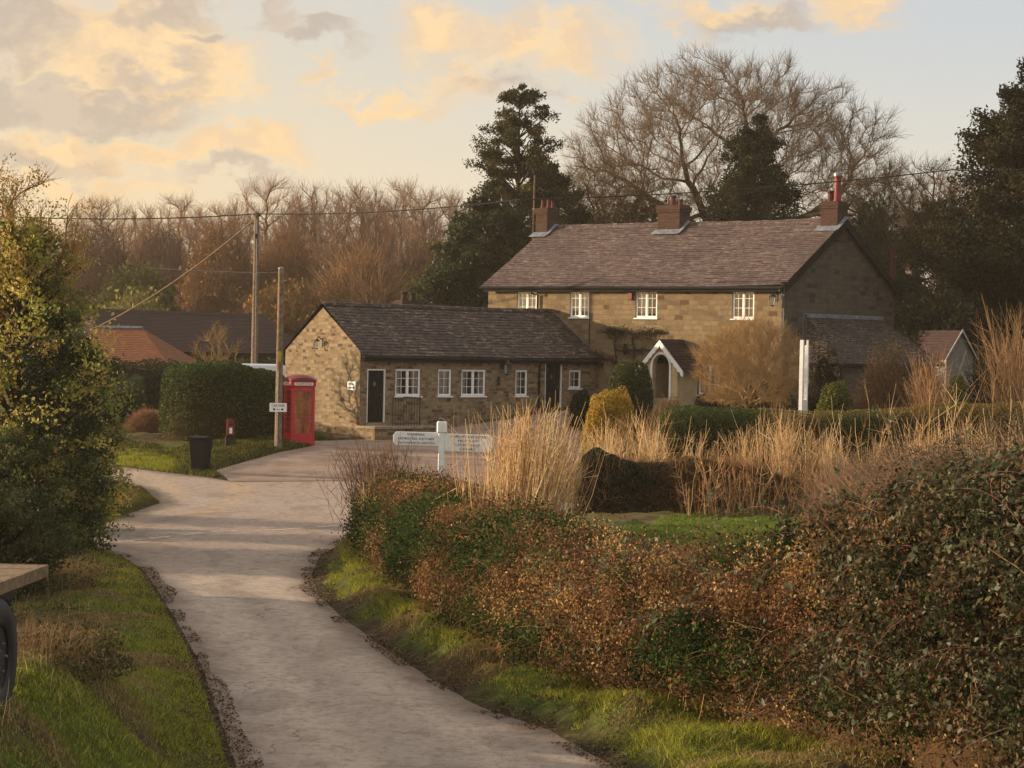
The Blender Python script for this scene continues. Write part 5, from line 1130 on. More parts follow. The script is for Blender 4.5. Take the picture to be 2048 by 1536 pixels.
# trained climber on the house wall
e = empty('wall_climber', (*hf.o, HZ), hf.rz, 'dark leafless climber trained on the house wall left of the porch', 'climbing plant'); segs_ = []
T_ = lambda px, py: (lambda q_: (q_[0], -.1, q_[1]))(hf.front(px, py, -.1))
for a, b in (((1232, 790), (1231, 672)), ((1268, 790), (1267, 668)), ((1232, 700), (1310, 700)), ((1212, 664), (1250, 662)), ((1262, 668), (1325, 664)), ((1200, 716), (1232, 722)), ((1190, 700), (1205, 735)), ((1250, 706), (1250, 690)), ((1231, 740), (1300, 738))):
    a, b = np.array(T_(*a)), np.array(T_(*b)); n = 8; prev = a
    for k in range(1, n + 1): q_ = a + (b - a) * k / n + R.normal(size=3) * [.04, .015, .04]; segs_.append((prev, q_)); prev = q_
A = np.array([s[0] for s in segs_]); B = np.array([s[1] for s in segs_]); i = R.integers(0, len(A), 900); S0 = A[i] + (B[i] - A[i]) * R.uniform(0, 1, (900, 1))
V, Fq = join([prisms(A, B, .03, .03, 5), prisms(S0, S0 + R.normal(size=(900, 3)) * [.16, .05, .14], .007, .003)]); twigmesh('stems', V, Fq, lin(52, 44, 36), e)
i = R.integers(0, 27, 900); leaves('foliage', np.concatenate([S0[:400], (A[24:42])[R.integers(0, 18, 900)] + R.normal(size=(900, 3)) * [.16, .05, .12]]), .07, pick([lin(46, 46, 30), lin(58, 52, 34)], 1300), LEAF, e)

# ---- hedges with a shaped section
def hedge(name, label, path, hw, hs, n, size, colf, mat=None, cat='hedge', p=.55, noise_=.1, twigs=2000, tcol=lin(70, 54, 40), tl=.3, tr=.006, aspect=.55, corec=None, deep=.22, ends=True, gaps=0, zoff=0.0, up=0.0, nb=.35):
    path = np.array(path, float); hw = np.array(hw if np.ndim(hw) else [hw] * len(path), float); hs = np.array(hs if np.ndim(hs) else [hs] * len(path), float); size = np.array(size, float) if np.ndim(size) else size
    def cut(a):
        m_ = np.empty((2 * len(a) - 2,) + a.shape[1:]); m_[0::2] = .75 * a[:-1] + .25 * a[1:]; m_[1::2] = .25 * a[:-1] + .75 * a[1:]; m_[0] = a[0]; m_[-1] = a[-1]; return m_
    for _ in range(2 if len(path) > 2 else 0):
        path, hw, hs = cut(path), cut(hw), cut(hs); size = cut(size) if np.ndim(size) else size
    seg = np.linalg.norm(np.diff(path, axis=0), axis=1); cs = np.concatenate([[0], np.cumsum(seg)]); Lg = cs[-1]
    e = empty(name, (path[0][0], path[0][1], float(gz(*path[0]))), 0, label, cat); O = np.array(e.location)
    def pt(s, ph, r):
        x = np.interp(s, cs, path[:, 0]); y = np.interp(s, cs, path[:, 1]); dx = np.interp(s + .5, cs, path[:, 0]) - np.interp(s - .5, cs, path[:, 0]); dy = np.interp(s + .5, cs, path[:, 1]) - np.interp(s - .5, cs, path[:, 1])
        l = np.maximum(np.hypot(dx, dy), 1e-6); nx_, ny_ = dy / l, -dx / l; w = np.interp(s, cs, hw); h = np.interp(s, cs, hs)
        endf = np.clip(np.minimum(s, Lg - s) / np.minimum(w, Lg * .45), 0, 1); ef = (1 - (1 - endf) ** 3) ** .5 * .5 + .5 * np.sqrt(np.clip(endf * (2 - endf), 0, 1)) if ends else 1
        c_, s_ = np.cos(ph), np.sin(ph); la = np.sign(c_) * np.abs(c_) ** p * w * r * ef; up_ = np.abs(s_) ** p * h * r * (.55 + .45 * ef if ends else 1)
        X = x + nx_ * la; Y = y + ny_ * la; return np.stack([X, Y, gz(X, Y) + up_ + zoff], -1), np.stack([nx_ * c_, ny_ * c_, s_], -1)
    s = R.uniform(0, Lg, n); wt = np.interp(s, cs, hs); s = s[R.uniform(0, 1, n) < (wt / wt.max()) ** .5]
    if ends:
        k = int(n * min(.45, 1.6 * (hw[0] + hw[-1]) / Lg * .5)); u = R.uniform(0, 1, k); e_ = R.uniform(0, 1, k) < .5; s = np.concatenate([s, np.where(e_, hw[0] * (1 - np.sqrt(1 - u * u)), Lg - hw[-1] * (1 - np.sqrt(1 - u * u)))])
    n = len(s)
    ph = np.arccos(np.clip(R.uniform(-1.0, 1.0, n), -1, 1)) if p > .8 else R.uniform(.0, math.pi, n)
    P0, _ = pt(s, ph, np.ones(n)); r = 1 + noise_ * wn(P0, 1.1, 3) + noise_ * .6 * wn(P0, 3.0, 1) - deep * R.uniform(0, 1, n) ** 2.2
    if gaps: kp = wn(P0, 4.2, 5) > -gaps; s, ph, r = s[kp], ph[kp], r[kp]; n = len(s)
    P_, N_ = pt(s, ph, r); cols, P2_ = colf(P_, n), P_
    leaves('foliage', P_ - O, size if np.ndim(size) == 0 else np.interp(s, cs, size), cols, mat or LEAF, e, aspect, N_, nb, up=up)
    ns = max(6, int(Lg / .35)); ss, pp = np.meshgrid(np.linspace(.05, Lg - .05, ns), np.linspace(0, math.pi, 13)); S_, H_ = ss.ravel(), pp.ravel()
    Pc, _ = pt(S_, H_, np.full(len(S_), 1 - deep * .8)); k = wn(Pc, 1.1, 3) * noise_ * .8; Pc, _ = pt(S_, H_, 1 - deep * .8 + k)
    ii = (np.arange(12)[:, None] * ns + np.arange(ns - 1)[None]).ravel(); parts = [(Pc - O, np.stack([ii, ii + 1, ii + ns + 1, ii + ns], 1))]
    if twigs:
        s = R.uniform(0, Lg, twigs); ph = R.uniform(.05, math.pi - .05, twigs); A, N_ = pt(s, ph, R.uniform(.8, .98, twigs)); D = unit(N_ * .7 + R.normal(size=(twigs, 3)) * .55 + [0, 0, .35]); B = A + D * R.uniform(.4, 1.2, (twigs, 1)) * tl
        parts.append(prisms(A - O, B - O, tr, tr * .45))
    V, Fq = join(parts); nc = len(parts[0][0]); cc = np.tile(np.array(tcol), (len(V), 1)); cc[:nc] = np.array(tcol) * .3; mesh_np('branches', V, Fq, TWIG, e, col=np.clip(cc * R.uniform(.75, 1.25, (len(V), 1)), 0, 1))  # core painted dark to deepen shade in the gaps; twigs keep their colour
    return e
pal = lambda cols, w=None: (lambda P_, n: pick(cols, n, w))
# ivy-covered block hedge by the bin
def ivyc(P_, n): return pick([lin(62, 82, 34), lin(44, 62, 28), lin(96, 108, 46), lin(36, 52, 26)], n)
hedge('ivy_hedge', 'big round-topped ivy-green hedge behind the wheelie bin, sunlit on its left end', [(-12.1, 80.3), (-11.0, 78.9), (-9.9, 80.0), (-8.7, 82.6)], [.8, 1.0, 1.15, 1.1], [2.6, 2.85, 2.75, 2.35], 42000, .085, ivyc, p=.5, noise_=.05, twigs=900, tcol=lin(96, 80, 50), tl=.3)
geo = tree_geo(41, 2.4, 1.1, 1, 2.6, 1.5, 1.6, 260, .2, .06, .5, 4, .009, .3, .5)
x, y, z_ = at(432, 720, 84); bare_tree('bare_shrub', 'pale bare forked stems sticking up behind the ivy hedge', (x, y, 1.3), geo, (lin(128, 106, 76), lin(138, 112, 78)), cat='shrub')
hedge('garden_hedge', 'low clipped hedge at the left between the holly bushes and the pink-brown shrub', [(-15.4, 91), (-14.7, 84)], .65, [1.75, 1.8], 12000, .06, pal(DG + [lin(70, 82, 40)]), p=.45, noise_=.04, twigs=200)
hedge('dark_hedge', 'tall dark hedge in shadow below the bungalow roof', [(-21, 98), (-16.5, 96), (-13, 97)], 1.3, [1.9, 2.0, 1.95], 22000, .1, pal(DG), p=.6, noise_=.12, twigs=200)
hedge('dark_hedge', 'dark hedge running along below the barn roof', [(-15, 104), (-8, 102)], 1.3, [2.1, 2.1], 14000, .12, pal([lin(56, 66, 34), lin(44, 54, 30)]), p=.6, noise_=.12, twigs=200)
tb_('twiggy_shrub', 'pinkish-brown twiggy shrub beside the left end of the ivy hedge', 256, 326, 828, 82.5, [lin(150, 108, 84), lin(124, 88, 68), lin(100, 92, 56)], 4500, .06, mat=DRY, twigs=3500, tcol=lin(160, 118, 92), tl=.5, noise_=.15)
tb_('dark_conifer', 'small dark conical bush below the bungalow roof', 212, 245, 715, 92, DG, 6000, .09)
# clipped garden hedge
cy = 71.5; cp = [(at(px, 820, cy)[0], cy + dy) for px, dy in ((1312, .6), (1400, 0), (1520, 0), (1640, .2), (1760, .6), (1900, .4), (2100, 0))]
ct = [zt_(px, py, cy) - float(gz(at(px, py, cy)[0], cy)) for px, py in ((1312, 822), (1400, 814), (1520, 818), (1640, 828), (1760, 826), (1900, 812), (2100, 803))]
hedge('clipped_hedge', 'long neatly clipped hedge with a dipping top in front of the house garden', cp, .8, ct, 70000, .06, lambda P_, n: np.where((sm(wn(P_, .5, 4) + (P_[:, 0] - 8) * .14, -.3, .6) > R.uniform(0, 1, n))[:, None], pick([lin(140, 112, 62), lin(120, 102, 56), lin(94, 90, 46)], n), pick([lin(56, 72, 32), lin(68, 84, 36), lin(84, 92, 42)], n)), p=.42, noise_=.025, twigs=800, tl=.15)
# dark laurel hedge and its thin brown continuation
lx = [(at(px, 1000, 60.5)[0], 60.5 + d_) for px, d_ in ((1150, 0), (1240, 0), (1310, .2), (1400, .6), (1500, 1.2), (1630, 2.0))]
def laurc(P_, n):
    f = sm(P_[:, 0], 3.3, 4.6); return np.where((f > R.uniform(0, 1, n))[:, None], pick([lin(120, 86, 54), lin(98, 74, 48), lin(72, 66, 40)], n), pick([lin(32, 46, 28), lin(40, 54, 32), lin(26, 38, 26)], n))
hedge('laurel_hedge', 'low dark green hedge turning brown to the right at the back of the small lawn', lx, [.6, .6, .55, .5, .45, .3], [1.5, 1.45, 1.4, 1.4, 1.35, .7], 42000, .075, laurc, p=.6, noise_=.13, twigs=5000, tcol=lin(124, 94, 64), tl=.4, tr=.007)
# ---- upright stems
def stems(name, label, base, n, H, lean, r, cols, cat='shrub', side=2, spreadf=1.0, tips=True, curve=.35, leafn=0):
    """base: (n,3) root points; lean: (n,3) initial lean"""
    K_ = 7; O = base[0].copy(); e = empty(name, tuple(O), 0, label, cat); L = H * R.uniform(.55, 1.08, n) if np.ndim(H) == 0 else H * R.uniform(.6, 1.08, n)
    d = unit(lean + R.normal(size=(n, 3)) * .12); pts = [base]
    for k in range(1, K_):
        d = unit(d + R.normal(size=(n, 3)) * .085 + np.array([0, 0, curve / K_ * 2.2])); pts.append(pts[-1] + d * (L / (K_ - 1))[:, None])
    P_ = np.stack(pts, 1) - O; rr_ = r * R.uniform(.6, 1.3, (n, 1)) * np.linspace(1, .3, K_)[None]; V1, F1 = polyl(P_, rr_)
    c = pick(cols, n, jit=.25); parts = [(V1, F1)]; cc = [np.repeat(c, (K_ - 1), 0).repeat(6, 0)]
    # side shoots
    m_ = n * side; i = R.integers(0, n, m_); k = R.integers(2, K_ - 1, m_); A = P_[i, k]; dd_ = unit(P_[i, k + 0] - P_[i, k - 1] + R.normal(size=(m_, 3)) * .35 + [0, 0, .2]); B = A + dd_ * (L[i] * R.uniform(.1, .3, m_))[:, None]
    V2, F2 = prisms(A, B, r * .45, r * .2); parts.append((V2, F2)); cc.append(np.repeat(c[i], 6, 0))
    V, Fq = join(parts); mesh_np('stems', V, Fq, TWIG, e, col=np.concatenate(cc)); 
    if leafn: j = R.integers(0, n, leafn); kk = R.integers(1, K_, leafn); leaves('foliage', P_[j, kk] + R.normal(size=(leafn, 3)) * .05, .06, pick(cols, leafn), DRY, e)
    return e
straw = [lin(206, 172, 124), lin(186, 150, 104), lin(224, 194, 146), lin(146, 116, 84)]
# coppiced fan of stems growing out of the roadside hedge
n = 520; bx, by, _ = at(1035, 1070, 38.5); an = R.uniform(-.62, .95, n) ; base = np.stack([bx + R.normal(size=n) * .32, by + R.normal(size=n) * .5, np.full(n, 1.25) + R.uniform(-.2, .3, n)], 1)
stems('coppice_shrub', 'fan of tall bare straw-coloured shoots rising from the hedge right of the fingerpost', base, n, 2.35, np.stack([an * .72 + .1, R.normal(size=n) * .3, np.full(n, 1.0)], 1), .011, straw, curve=.75)
n = 260; bx, by, _ = at(770, 1000, 50.5); base = np.stack([bx + R.normal(size=n) * .35, by + R.normal(size=n) * .5, np.full(n, .9) + R.uniform(-.3, .3, n)], 1)
stems('twiggy_shrub', 'purple-brown twigs fanning out at the left tip of the roadside hedge', base, n, 1.7, np.stack([R.uniform(-1, .7, n) * .8 - .1, R.normal(size=n) * .3, np.full(n, 1.0)], 1), .009, [lin(112, 84, 66), lin(134, 100, 74), lin(96, 72, 60)], side=5)
n = 420; px = R.uniform(735, 900, n); Yb = R.uniform(46, 50, n); base = np.stack([(px - 1024) / F * Yb, Yb, .9 + R.uniform(0, .5, n)], 1)
stems('dry_stems', 'haze of short golden dry stems in the hedge top around the fingerpost', base, n, .95, np.stack([R.normal(size=n) * .25, R.normal(size=n) * .2, np.full(n, 1.0)], 1), .007, straw + [lin(190, 134, 84)], side=3)['kind'] = 'stuff'
# long row of upright bare shoots
n = 1150; px = np.concatenate([R.uniform(1130, 2090, 800), R.uniform(1180, 1330, 120), R.uniform(1480, 1700, 230)]); px = px + 14 * np.sin(px * .07); n = len(px); Yb = R.uniform(63, 67.5, n); base = np.stack([(px - 1024) / F * Yb, Yb, gz((px - 1024) / F * Yb, Yb) + .1], 1)
hh_ = (2.0 + .35 * np.sin(px * .021) + .3 * (px > 1900) + R.normal(size=n) * .15)
stems('stem_hedge', 'long ragged row of upright straw-coloured bare shoots between lawn and clipped hedge', base, n, hh_, np.stack([R.normal(size=n) * .09 + .03, R.normal(size=n) * .1, np.full(n, 1.0)], 1), .014, straw, cat='hedge', side=3, curve=.1)
n = 60; px = R.uniform(1700, 2090, n); Yb = R.uniform(60, 66, n); base = np.stack([(px - 1024) / F * Yb, Yb, gz((px - 1024) / F * Yb, Yb)], 1)
stems('tall_shoots', 'few taller single shoots standing above the clipped hedge at the right', base, n, 3.6, np.stack([R.normal(size=n) * .1, R.normal(size=n) * .1, np.full(n, 1.0)], 1), .016, straw + [lin(120, 84, 60)], side=4, curve=.1)
for px_, yt, lab, m_, w_ in ((1862, 700, 'narrow upright orange-brown shrub behind the clipped hedge, left of the shed', 110, .25), (2030, 620, 'tall clump of tan upright shoots at the right edge against the dark trees', 150, .4)):
    x, y, _ = at(px_, 820, 74); b0 = np.array([x, y, float(gz(x, y))]); base = b0 + R.normal(size=(m_, 3)) * [w_ * .5, .2, 0]; H_ = zt_(px_, yt, 74) - b0[2]
    stems('upright_shrub', lab, base, m_, H_, np.stack([R.normal(size=m_) * w_ * .35, R.normal(size=m_) * .1, np.full(m_, 1.0)], 1), .016, [lin(150, 118, 86), lin(128, 98, 72), lin(170, 136, 98)], side=6, curve=.25)
n = 150; px = R.uniform(1370, 1660, n); Yb = R.uniform(59.2, 60.4, n); base = np.stack([(px - 1024) / F * Yb, Yb, gz((px - 1024) / F * Yb, Yb)], 1)
stems('bare_saplings', 'thin bare saplings standing in the gap at the right end of the laurel hedge', base, n, 1.7, np.stack([R.normal(size=n) * .15, R.normal(size=n) * .1, np.full(n, 1.0)], 1), .016, [lin(170, 128, 88), lin(120, 88, 62), lin(196, 156, 110)], side=6, curve=.1)
# brown scrub strip at the foot of the shoots
def scrubc(P_, n): return pick([lin(134, 104, 72), lin(108, 86, 60), lin(92, 86, 54), lin(150, 122, 84), lin(76, 78, 44)], n)
hedge('bramble_bank', 'brown bramble strip at the foot of the row of bare shoots', [(1.4, 64.6), (6, 65), (11, 65.2), (17, 65)], .9, [.85, .9, .95, 1.1], 26000, .06, scrubc, mat=DRY, p=.8, noise_=.2, twigs=6000, tcol=lin(150, 112, 74), tl=.5, tr=.007)
hedge('bramble_thicket', 'grey-brown bramble thicket right of the small lawn', [(8.4, 56), (9.4, 50.5), (11, 45), (13.8, 42)], [1.3, 2.0, 2.2, 2.2], [1.4, 2.3, 2.9, 3.2], 90000, .055, pal([lin(126, 100, 80), lin(104, 84, 66), lin(96, 92, 60), lin(146, 114, 88), lin(80, 66, 54), lin(72, 78, 46)]), mat=DRY, p=.8, noise_=.26, twigs=5000, tcol=lin(150, 122, 98), tl=.8, tr=.006, deep=.4, gaps=.8)

# ---- the big mixed roadside hedge on the right
RP = [(-2.6, 52.2), (-2.15, 48.5), (-1.25, 42), (.5, 34), (1.7, 30.6), (3.25, 27.9), (4.45, 25.7), (5.6, 23.2), (7.2, 19.5)]
RH = [1.1, 1.6, 1.85, 1.92, 1.8, 2.1, 2.95, 3.6, 4.0]; RW = [.7, .95, 1.05, 1.15, 1.2, 1.3, 1.45, 1.6, 1.7]
RUS = [lin(140, 104, 70), lin(116, 84, 58), lin(164, 128, 86), lin(84, 64, 48), lin(142, 114, 70), lin(118, 108, 60)]; IVY = [lin(50, 68, 32), lin(36, 54, 26), lin(74, 90, 44), lin(104, 106, 58)]; BRM = [lin(62, 70, 44), lin(92, 88, 62), lin(56, 60, 40), lin(124, 100, 74), lin(110, 84, 64), lin(136, 104, 80)]
def roadc(P_, n):
    f = wn(P_ * [1, .55, 1.0], .95, 2) + .35 * wn(P_, 3.4, 4); fr = sm(P_[:, 0] + .25 * f, 3.4, 5.6); iv = sm(f, -.35, .25) * .92
    c = np.where((iv > R.uniform(0, 1, n))[:, None], pick(IVY, n), pick(RUS, n)); c = np.where((fr * .9 > R.uniform(0, 1, n))[:, None], pick(BRM, n, jit=.3), c)
    pale = (R.uniform(0, 1, n) < .11); c[pale] = pick([lin(200, 176, 112), lin(176, 160, 96)], pale.sum()); return c
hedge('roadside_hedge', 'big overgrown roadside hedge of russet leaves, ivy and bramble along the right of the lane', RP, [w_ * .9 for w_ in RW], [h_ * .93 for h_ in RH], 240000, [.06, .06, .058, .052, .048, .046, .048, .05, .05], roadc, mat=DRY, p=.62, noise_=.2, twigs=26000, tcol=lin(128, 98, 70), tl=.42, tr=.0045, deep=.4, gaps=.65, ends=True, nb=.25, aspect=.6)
# glossy ivy and big bramble leaves on it
def on_face(n, s0, s1, side=-1, out=.04):
    pth = np.array(RP); seg = np.linalg.norm(np.diff(pth, axis=0), axis=1); cs = np.concatenate([[0], np.cumsum(seg)]); s = R.uniform(s0, s1, n) * cs[-1]
    x = np.interp(s, cs, pth[:, 0]); y = np.interp(s, cs, pth[:, 1]); w = np.interp(s, cs, RW); h = np.interp(s, cs, RH); ph = R.uniform(.12, 2.0, n); c_, s_ = np.cos(ph), np.sin(ph); X = x - (np.sign(c_) * np.abs(c_) ** .62) * w * .96; Y = y - (np.sign(c_) * np.abs(c_) ** .62) * w * .3
    return np.stack([X, Y, gz(X, Y) + np.abs(s_) ** .62 * h * (1 + out)], 1), np.stack([-c_, -c_ * .3, s_], 1)
# leafy clumps of one kind each, standing out from the hedge with dark gaps between
he = [o for o in SC.objects if o.get('label', '').startswith('big overgrown roadside hedge')][0]; O = np.array(he.location)
nc = 2600; Cn, Nn = on_face(nc, .02, 1.0, out=-.02); keep = wn(Cn, 2.2, 6) > -.75; Cn, Nn = Cn[keep], Nn[keep]; nc = len(Cn); Cn = Cn + Nn * R.uniform(-.14, .2, (nc, 1)); per = 105
f = wn(Cn * [1, .55, 1.0], .95, 2) + .35 * wn(Cn, 2.4, 4) + R.normal(size=nc) * .25; fr = sm(Cn[:, 0] + .25 * f, 2.6, 4.8); kind = np.where(fr > R.uniform(0, 1, nc), 2, np.where(f > .12, 1, 0)); kind = np.where((kind == 0) & (R.uniform(0, 1, nc) < .22), 3, kind)
pals_ = [[lin(134, 98, 66), lin(108, 78, 54), lin(84, 62, 46)], [lin(52, 70, 32), lin(38, 56, 28), lin(70, 86, 42)], [lin(62, 66, 42), lin(84, 80, 56), lin(46, 50, 34), lin(110, 86, 64)], [lin(186, 154, 100), lin(150, 120, 76)]]
base = np.array([np.array(pals_[k])[R.integers(0, len(pals_[k]))] for k in kind]) * R.uniform(.7, 1.15, (nc, 1)); sg_ = R.uniform(.09, .19, nc)
P_ = np.repeat(Cn, per, 0) + R.normal(size=(nc * per, 3)) * np.repeat(sg_, per)[:, None] * [1, 1, .8] + np.repeat(Nn, per, 0) * .02; P_[:, 2] = np.maximum(P_[:, 2], gz(P_[:, 0], P_[:, 1]) + .12)
szs = np.repeat(np.array([.05, .062, .07, .045])[kind], per); leaves('leaf_clumps', P_ - O, szs, np.clip(np.repeat(base, per, 0) * R.uniform(.75, 1.3, (nc * per, 1)), 0, 1), DRY, he, .62, np.repeat(Nn, per, 0), .2)
n = 1500; A, N_ = on_face(n, .02, .99, out=-.1); A = A - N_ * .1; d = unit(N_ * .6 + R.normal(size=(n, 3)) * .45 + [0, 0, .55]); L_ = R.uniform(.25, .75, (n, 1)); pts = [A]
for k in range(5): d = unit(d + R.normal(size=(n, 3)) * .16 + [0, 0, -.12]); pts.append(pts[-1] + d * L_ / 4)
V, Fq = polyl(np.stack(pts, 1) - O, np.full((n, 6), .006) * np.linspace(1.2, .35, 6)[None] * R.uniform(.6, 1.3, (n, 1)), 4); c = pick([lin(120, 88, 62), lin(86, 62, 48), lin(170, 138, 98), lin(110, 70, 62)], n); mesh_np('woody_stems', V, Fq, TWIG, he, col=np.repeat(np.repeat(c, 5, 0), 8, 0))
P_, N_ = on_face(15000, .78, .99); k_ = wn(P_, .9, 5) > -.2; P_, N_ = P_[k_], N_[k_]; P_ += N_ * R.uniform(-.08, .12, (len(P_), 1))
br = empty('bramble_bush', (5.5, 25.0, 0), 0, 'dark arching bramble with large grey-green leaves in the bottom right corner', 'bramble'); O = np.array(br.location)
leaves('foliage', P_ - O, .095, pick([lin(72, 80, 52), lin(96, 100, 74), lin(54, 60, 38), lin(126, 122, 98), lin(100, 74, 58), lin(84, 66, 48)], len(P_), jit=.3), LEAF, br, .62, N_, .45, fold=.12)
n = 90; A, N_ = on_face(n, .66, .98, out=-.05); d = unit(N_ * .8 + R.normal(size=(n, 3)) * .5 + [0, 0, .6]); pts = [A]
for k in range(8): d = unit(d + [-.02, -.02, -.22] + R.normal(size=(n, 3)) * .06); pts.append(pts[-1] + d * .16)
V, Fq = polyl(np.stack(pts, 1) - O, np.full((n, 9), .006) * np.linspace(1.2, .5, 9)[None], 4); twigmesh('stems', V, Fq, lin(120, 84, 76), br)
P_ = np.stack(pts[2:], 1).reshape(-1, 3); P_ = np.repeat(P_, 2, 0) + R.normal(size=(len(P_) * 2, 3)) * .05
leaves('leaf_sprays', P_ - O, .085, pick([lin(84, 92, 64), lin(104, 108, 84), lin(66, 74, 46)], len(P_)), LEAF, br, .62)
P_, N_ = on_face(22000, .08, .72); f = wn(P_ * [1, .7, 1], 1.1, 6); P_, N_ = P_[f > .3], N_[f > .3]
iv = empty('ivy', (-.5, 40, 0), 0, 'patches of glossy green ivy leaves on the sunny face of the roadside hedge', 'ivy'); O = np.array(iv.location)
leaves('foliage', P_ + N_ * R.uniform(-.08, .08, (len(P_), 1)) - O, .065, pick([lin(66, 84, 36), lin(50, 68, 32), lin(164, 154, 92), lin(38, 54, 28), lin(90, 104, 50)], len(P_)), LEAF, iv, .75, N_, .4)
# dry reddish dead bracken drooping over the hedge
n = 8000; P_, N_ = on_face(n, .28, .72); f = wn(P_ * [1, .6, 1.4], .8, 1) > 0; P_, N_ = P_[f], N_[f]; n = len(P_); d = unit(N_ * .3 + R.normal(size=(n, 3)) * .6 + [0, 0, -.5]); bk = empty('dead_bracken', (1, 34, 0), 0, 'tangle of rust-red dead bracken hanging over the top and face of the roadside hedge', 'bracken'); O = np.array(bk.location)
A = P_ + N_ * .06; B = A + d * R.uniform(.08, .3, (n, 1)); C2 = B + unit(d + [0, 0, -.6] + R.normal(size=(n, 3)) * .5) * R.uniform(.05, .18, (n, 1)); V, Fq = join([prisms(A - O, B - O, .004, .003), prisms(B - O, C2 - O, .003, .0015)])
tag(bk, kind='stuff'); c = pick([lin(150, 104, 72), lin(126, 88, 62), lin(176, 130, 92), lin(100, 74, 56)], len(V) // 6); mesh_np('fronds', V, Fq, TWIG, bk, col=np.repeat(c, 6, 0))

P_, N_ = on_face(22000, .58, 1.0, out=-.05); f = sm(wn(P_ * [1, .6, 1], .9, 3), -.3, .5); n = len(P_); P_ += N_ * R.uniform(-.2, .06, (n, 1))
bl = empty('bramble_bush', (4.6, 26.5, 0), 0, 'dense russet and olive bramble leaves in the lower right face of the roadside hedge', 'bramble'); O = np.array(bl.location)
leaves('foliage', P_ - O, .05, np.where((f > R.uniform(0, 1, n))[:, None], pick([lin(140, 96, 62), lin(116, 80, 52), lin(164, 118, 78), lin(90, 64, 48)], n), pick([lin(66, 72, 44), lin(88, 84, 54), lin(50, 54, 36), lin(120, 104, 72)], n)), DRY, bl, .6, N_, .3)
n = 220; A, N_ = on_face(n, .3, .8, out=-.02); A += N_ * .08; d = unit(R.normal(size=(n, 3)) * [.25, .25, .1] + [0, 0, -1]); V, Fq = polyl(np.stack([A, A + d * R.uniform(.15, .3, (n, 1)), A + d * R.uniform(.35, .8, (n, 1)) + N_ * .03], 1) - O, np.full((n, 3), .004), 3); V2, F2 = V, Fq
twigmesh('dry_stalks', V2, F2, lin(178, 142, 96), bl, .3)

# ---- left hand bushes
x, y, z_ = -10.1, 50.0, 0.1
HG = [lin(146, 142, 62), lin(108, 114, 48), lin(176, 160, 80), lin(76, 86, 40), lin(196, 172, 96)]
evergreen('holly_bush', 'large sunlit yellow-green holly at the left edge', (-10.9, 49.6, .1), zt_(60, 470, 49.6), [(0, 1.6), (.3, 2.2), (.55, 2.0), (.8, 1.5), (1, .6)], 230, 115, .11, HG, (.35, .8), .1, mat=LEAF, aspect=.6, spiky=.1)
evergreen('evergreen_shrub', 'dark conical evergreen in the middle of the left bushes', (-9.75, 48.6, .1), zt_(140, 600, 48.6) - .1, [(0, 1.0), (.4, 1.0), (.8, .55), (1, .15)], 110, 170, .09, [lin(52, 66, 34), lin(40, 52, 30), lin(72, 82, 40)], (.25, .45), .08, mat=LEAF, aspect=.6)
evergreen('holly_bush', 'mixed green bush leaning out over the verge at the left', (-10.6, 53.6, .1), zt_(150, 690, 53.5) - .1, [(0, 1.25), (.4, 1.3), (.7, .95), (1, .3)], 120, 170, .085, HG + DG, (.25, .45), .08, mat=LEAF, aspect=.6)
evergreen('holly_bush', 'rounded lower bush at the right end of the left bushes, nearest the side road', (-10.95, 57.0, .15), zt_(195, 700, 57) - .15, [(0, 1.0), (.5, 1.05), (.75, .8), (1, .3)], 150, 160, .08, [lin(96, 102, 46), lin(70, 80, 38), lin(132, 126, 60)], (.25, .45), .06, mat=LEAF, aspect=.6)
evergreen('evergreen_shrub', 'dark shaded bush low at the left edge above the verge', (-10.3, 47.2, .1), zt_(60, 860, 47) - .1, [(0, 1.3), (.5, 1.4), (.8, .9), (1, .3)], 140, 170, .08, [lin(90, 96, 46), lin(66, 76, 38), lin(122, 118, 58), lin(50, 60, 32)], (.25, .45), .06, mat=LEAF, aspect=.6)
evergreen('evergreen_shrub', 'shaded green bush at the left edge behind the trailer', (-9.2, 39.5, .1), 2.3, [(0, 1.1), (.5, 1.3), (.8, .9), (1, .3)], 110, 170, .075, [lin(70, 74, 40), lin(50, 60, 32), lin(88, 88, 46)], (.22, .42), .06, mat=LEAF, aspect=.6)
geo = tree_geo(51, 8, 1.6, 1.5, 6.4, 2.0, 4.0, 260, .22, .07, .6, 4, .008, .3, .5)
e, a, b = bare_tree('young_tree', 'thin young tree with sparse reddish leaf tufts reaching up the left edge of the sky', (-11.2, 50.5, .1), geo, (lin(110, 84, 58), lin(134, 100, 66)), sc=(1, 1, zt_(30, 335, 50.5) / 8.6))
tips = geo[1][2][0].reshape(-1, 6, 3)[:, 3:].mean(1); i = R.integers(0, len(tips), 230); P_ = np.repeat(tips[i], 22, 0) + R.normal(size=(230 * 22, 3)) * .1
leaves('foliage', P_, .075, pick([lin(160, 104, 62), lin(150, 132, 62), lin(130, 126, 56)], len(P_)), LEAF, e)
tb_('dead_shrub', 'small russet dead bush where the left verge meets the junction', 98, 172, 1040, 49.5, [lin(140, 92, 68), lin(116, 76, 58)], 1500, .05, mat=DRY, twigs=3000, tcol=lin(150, 104, 80), tl=.35, noise_=.2, core=False, tr=.006)
x, y = on_ground(148, 1088)
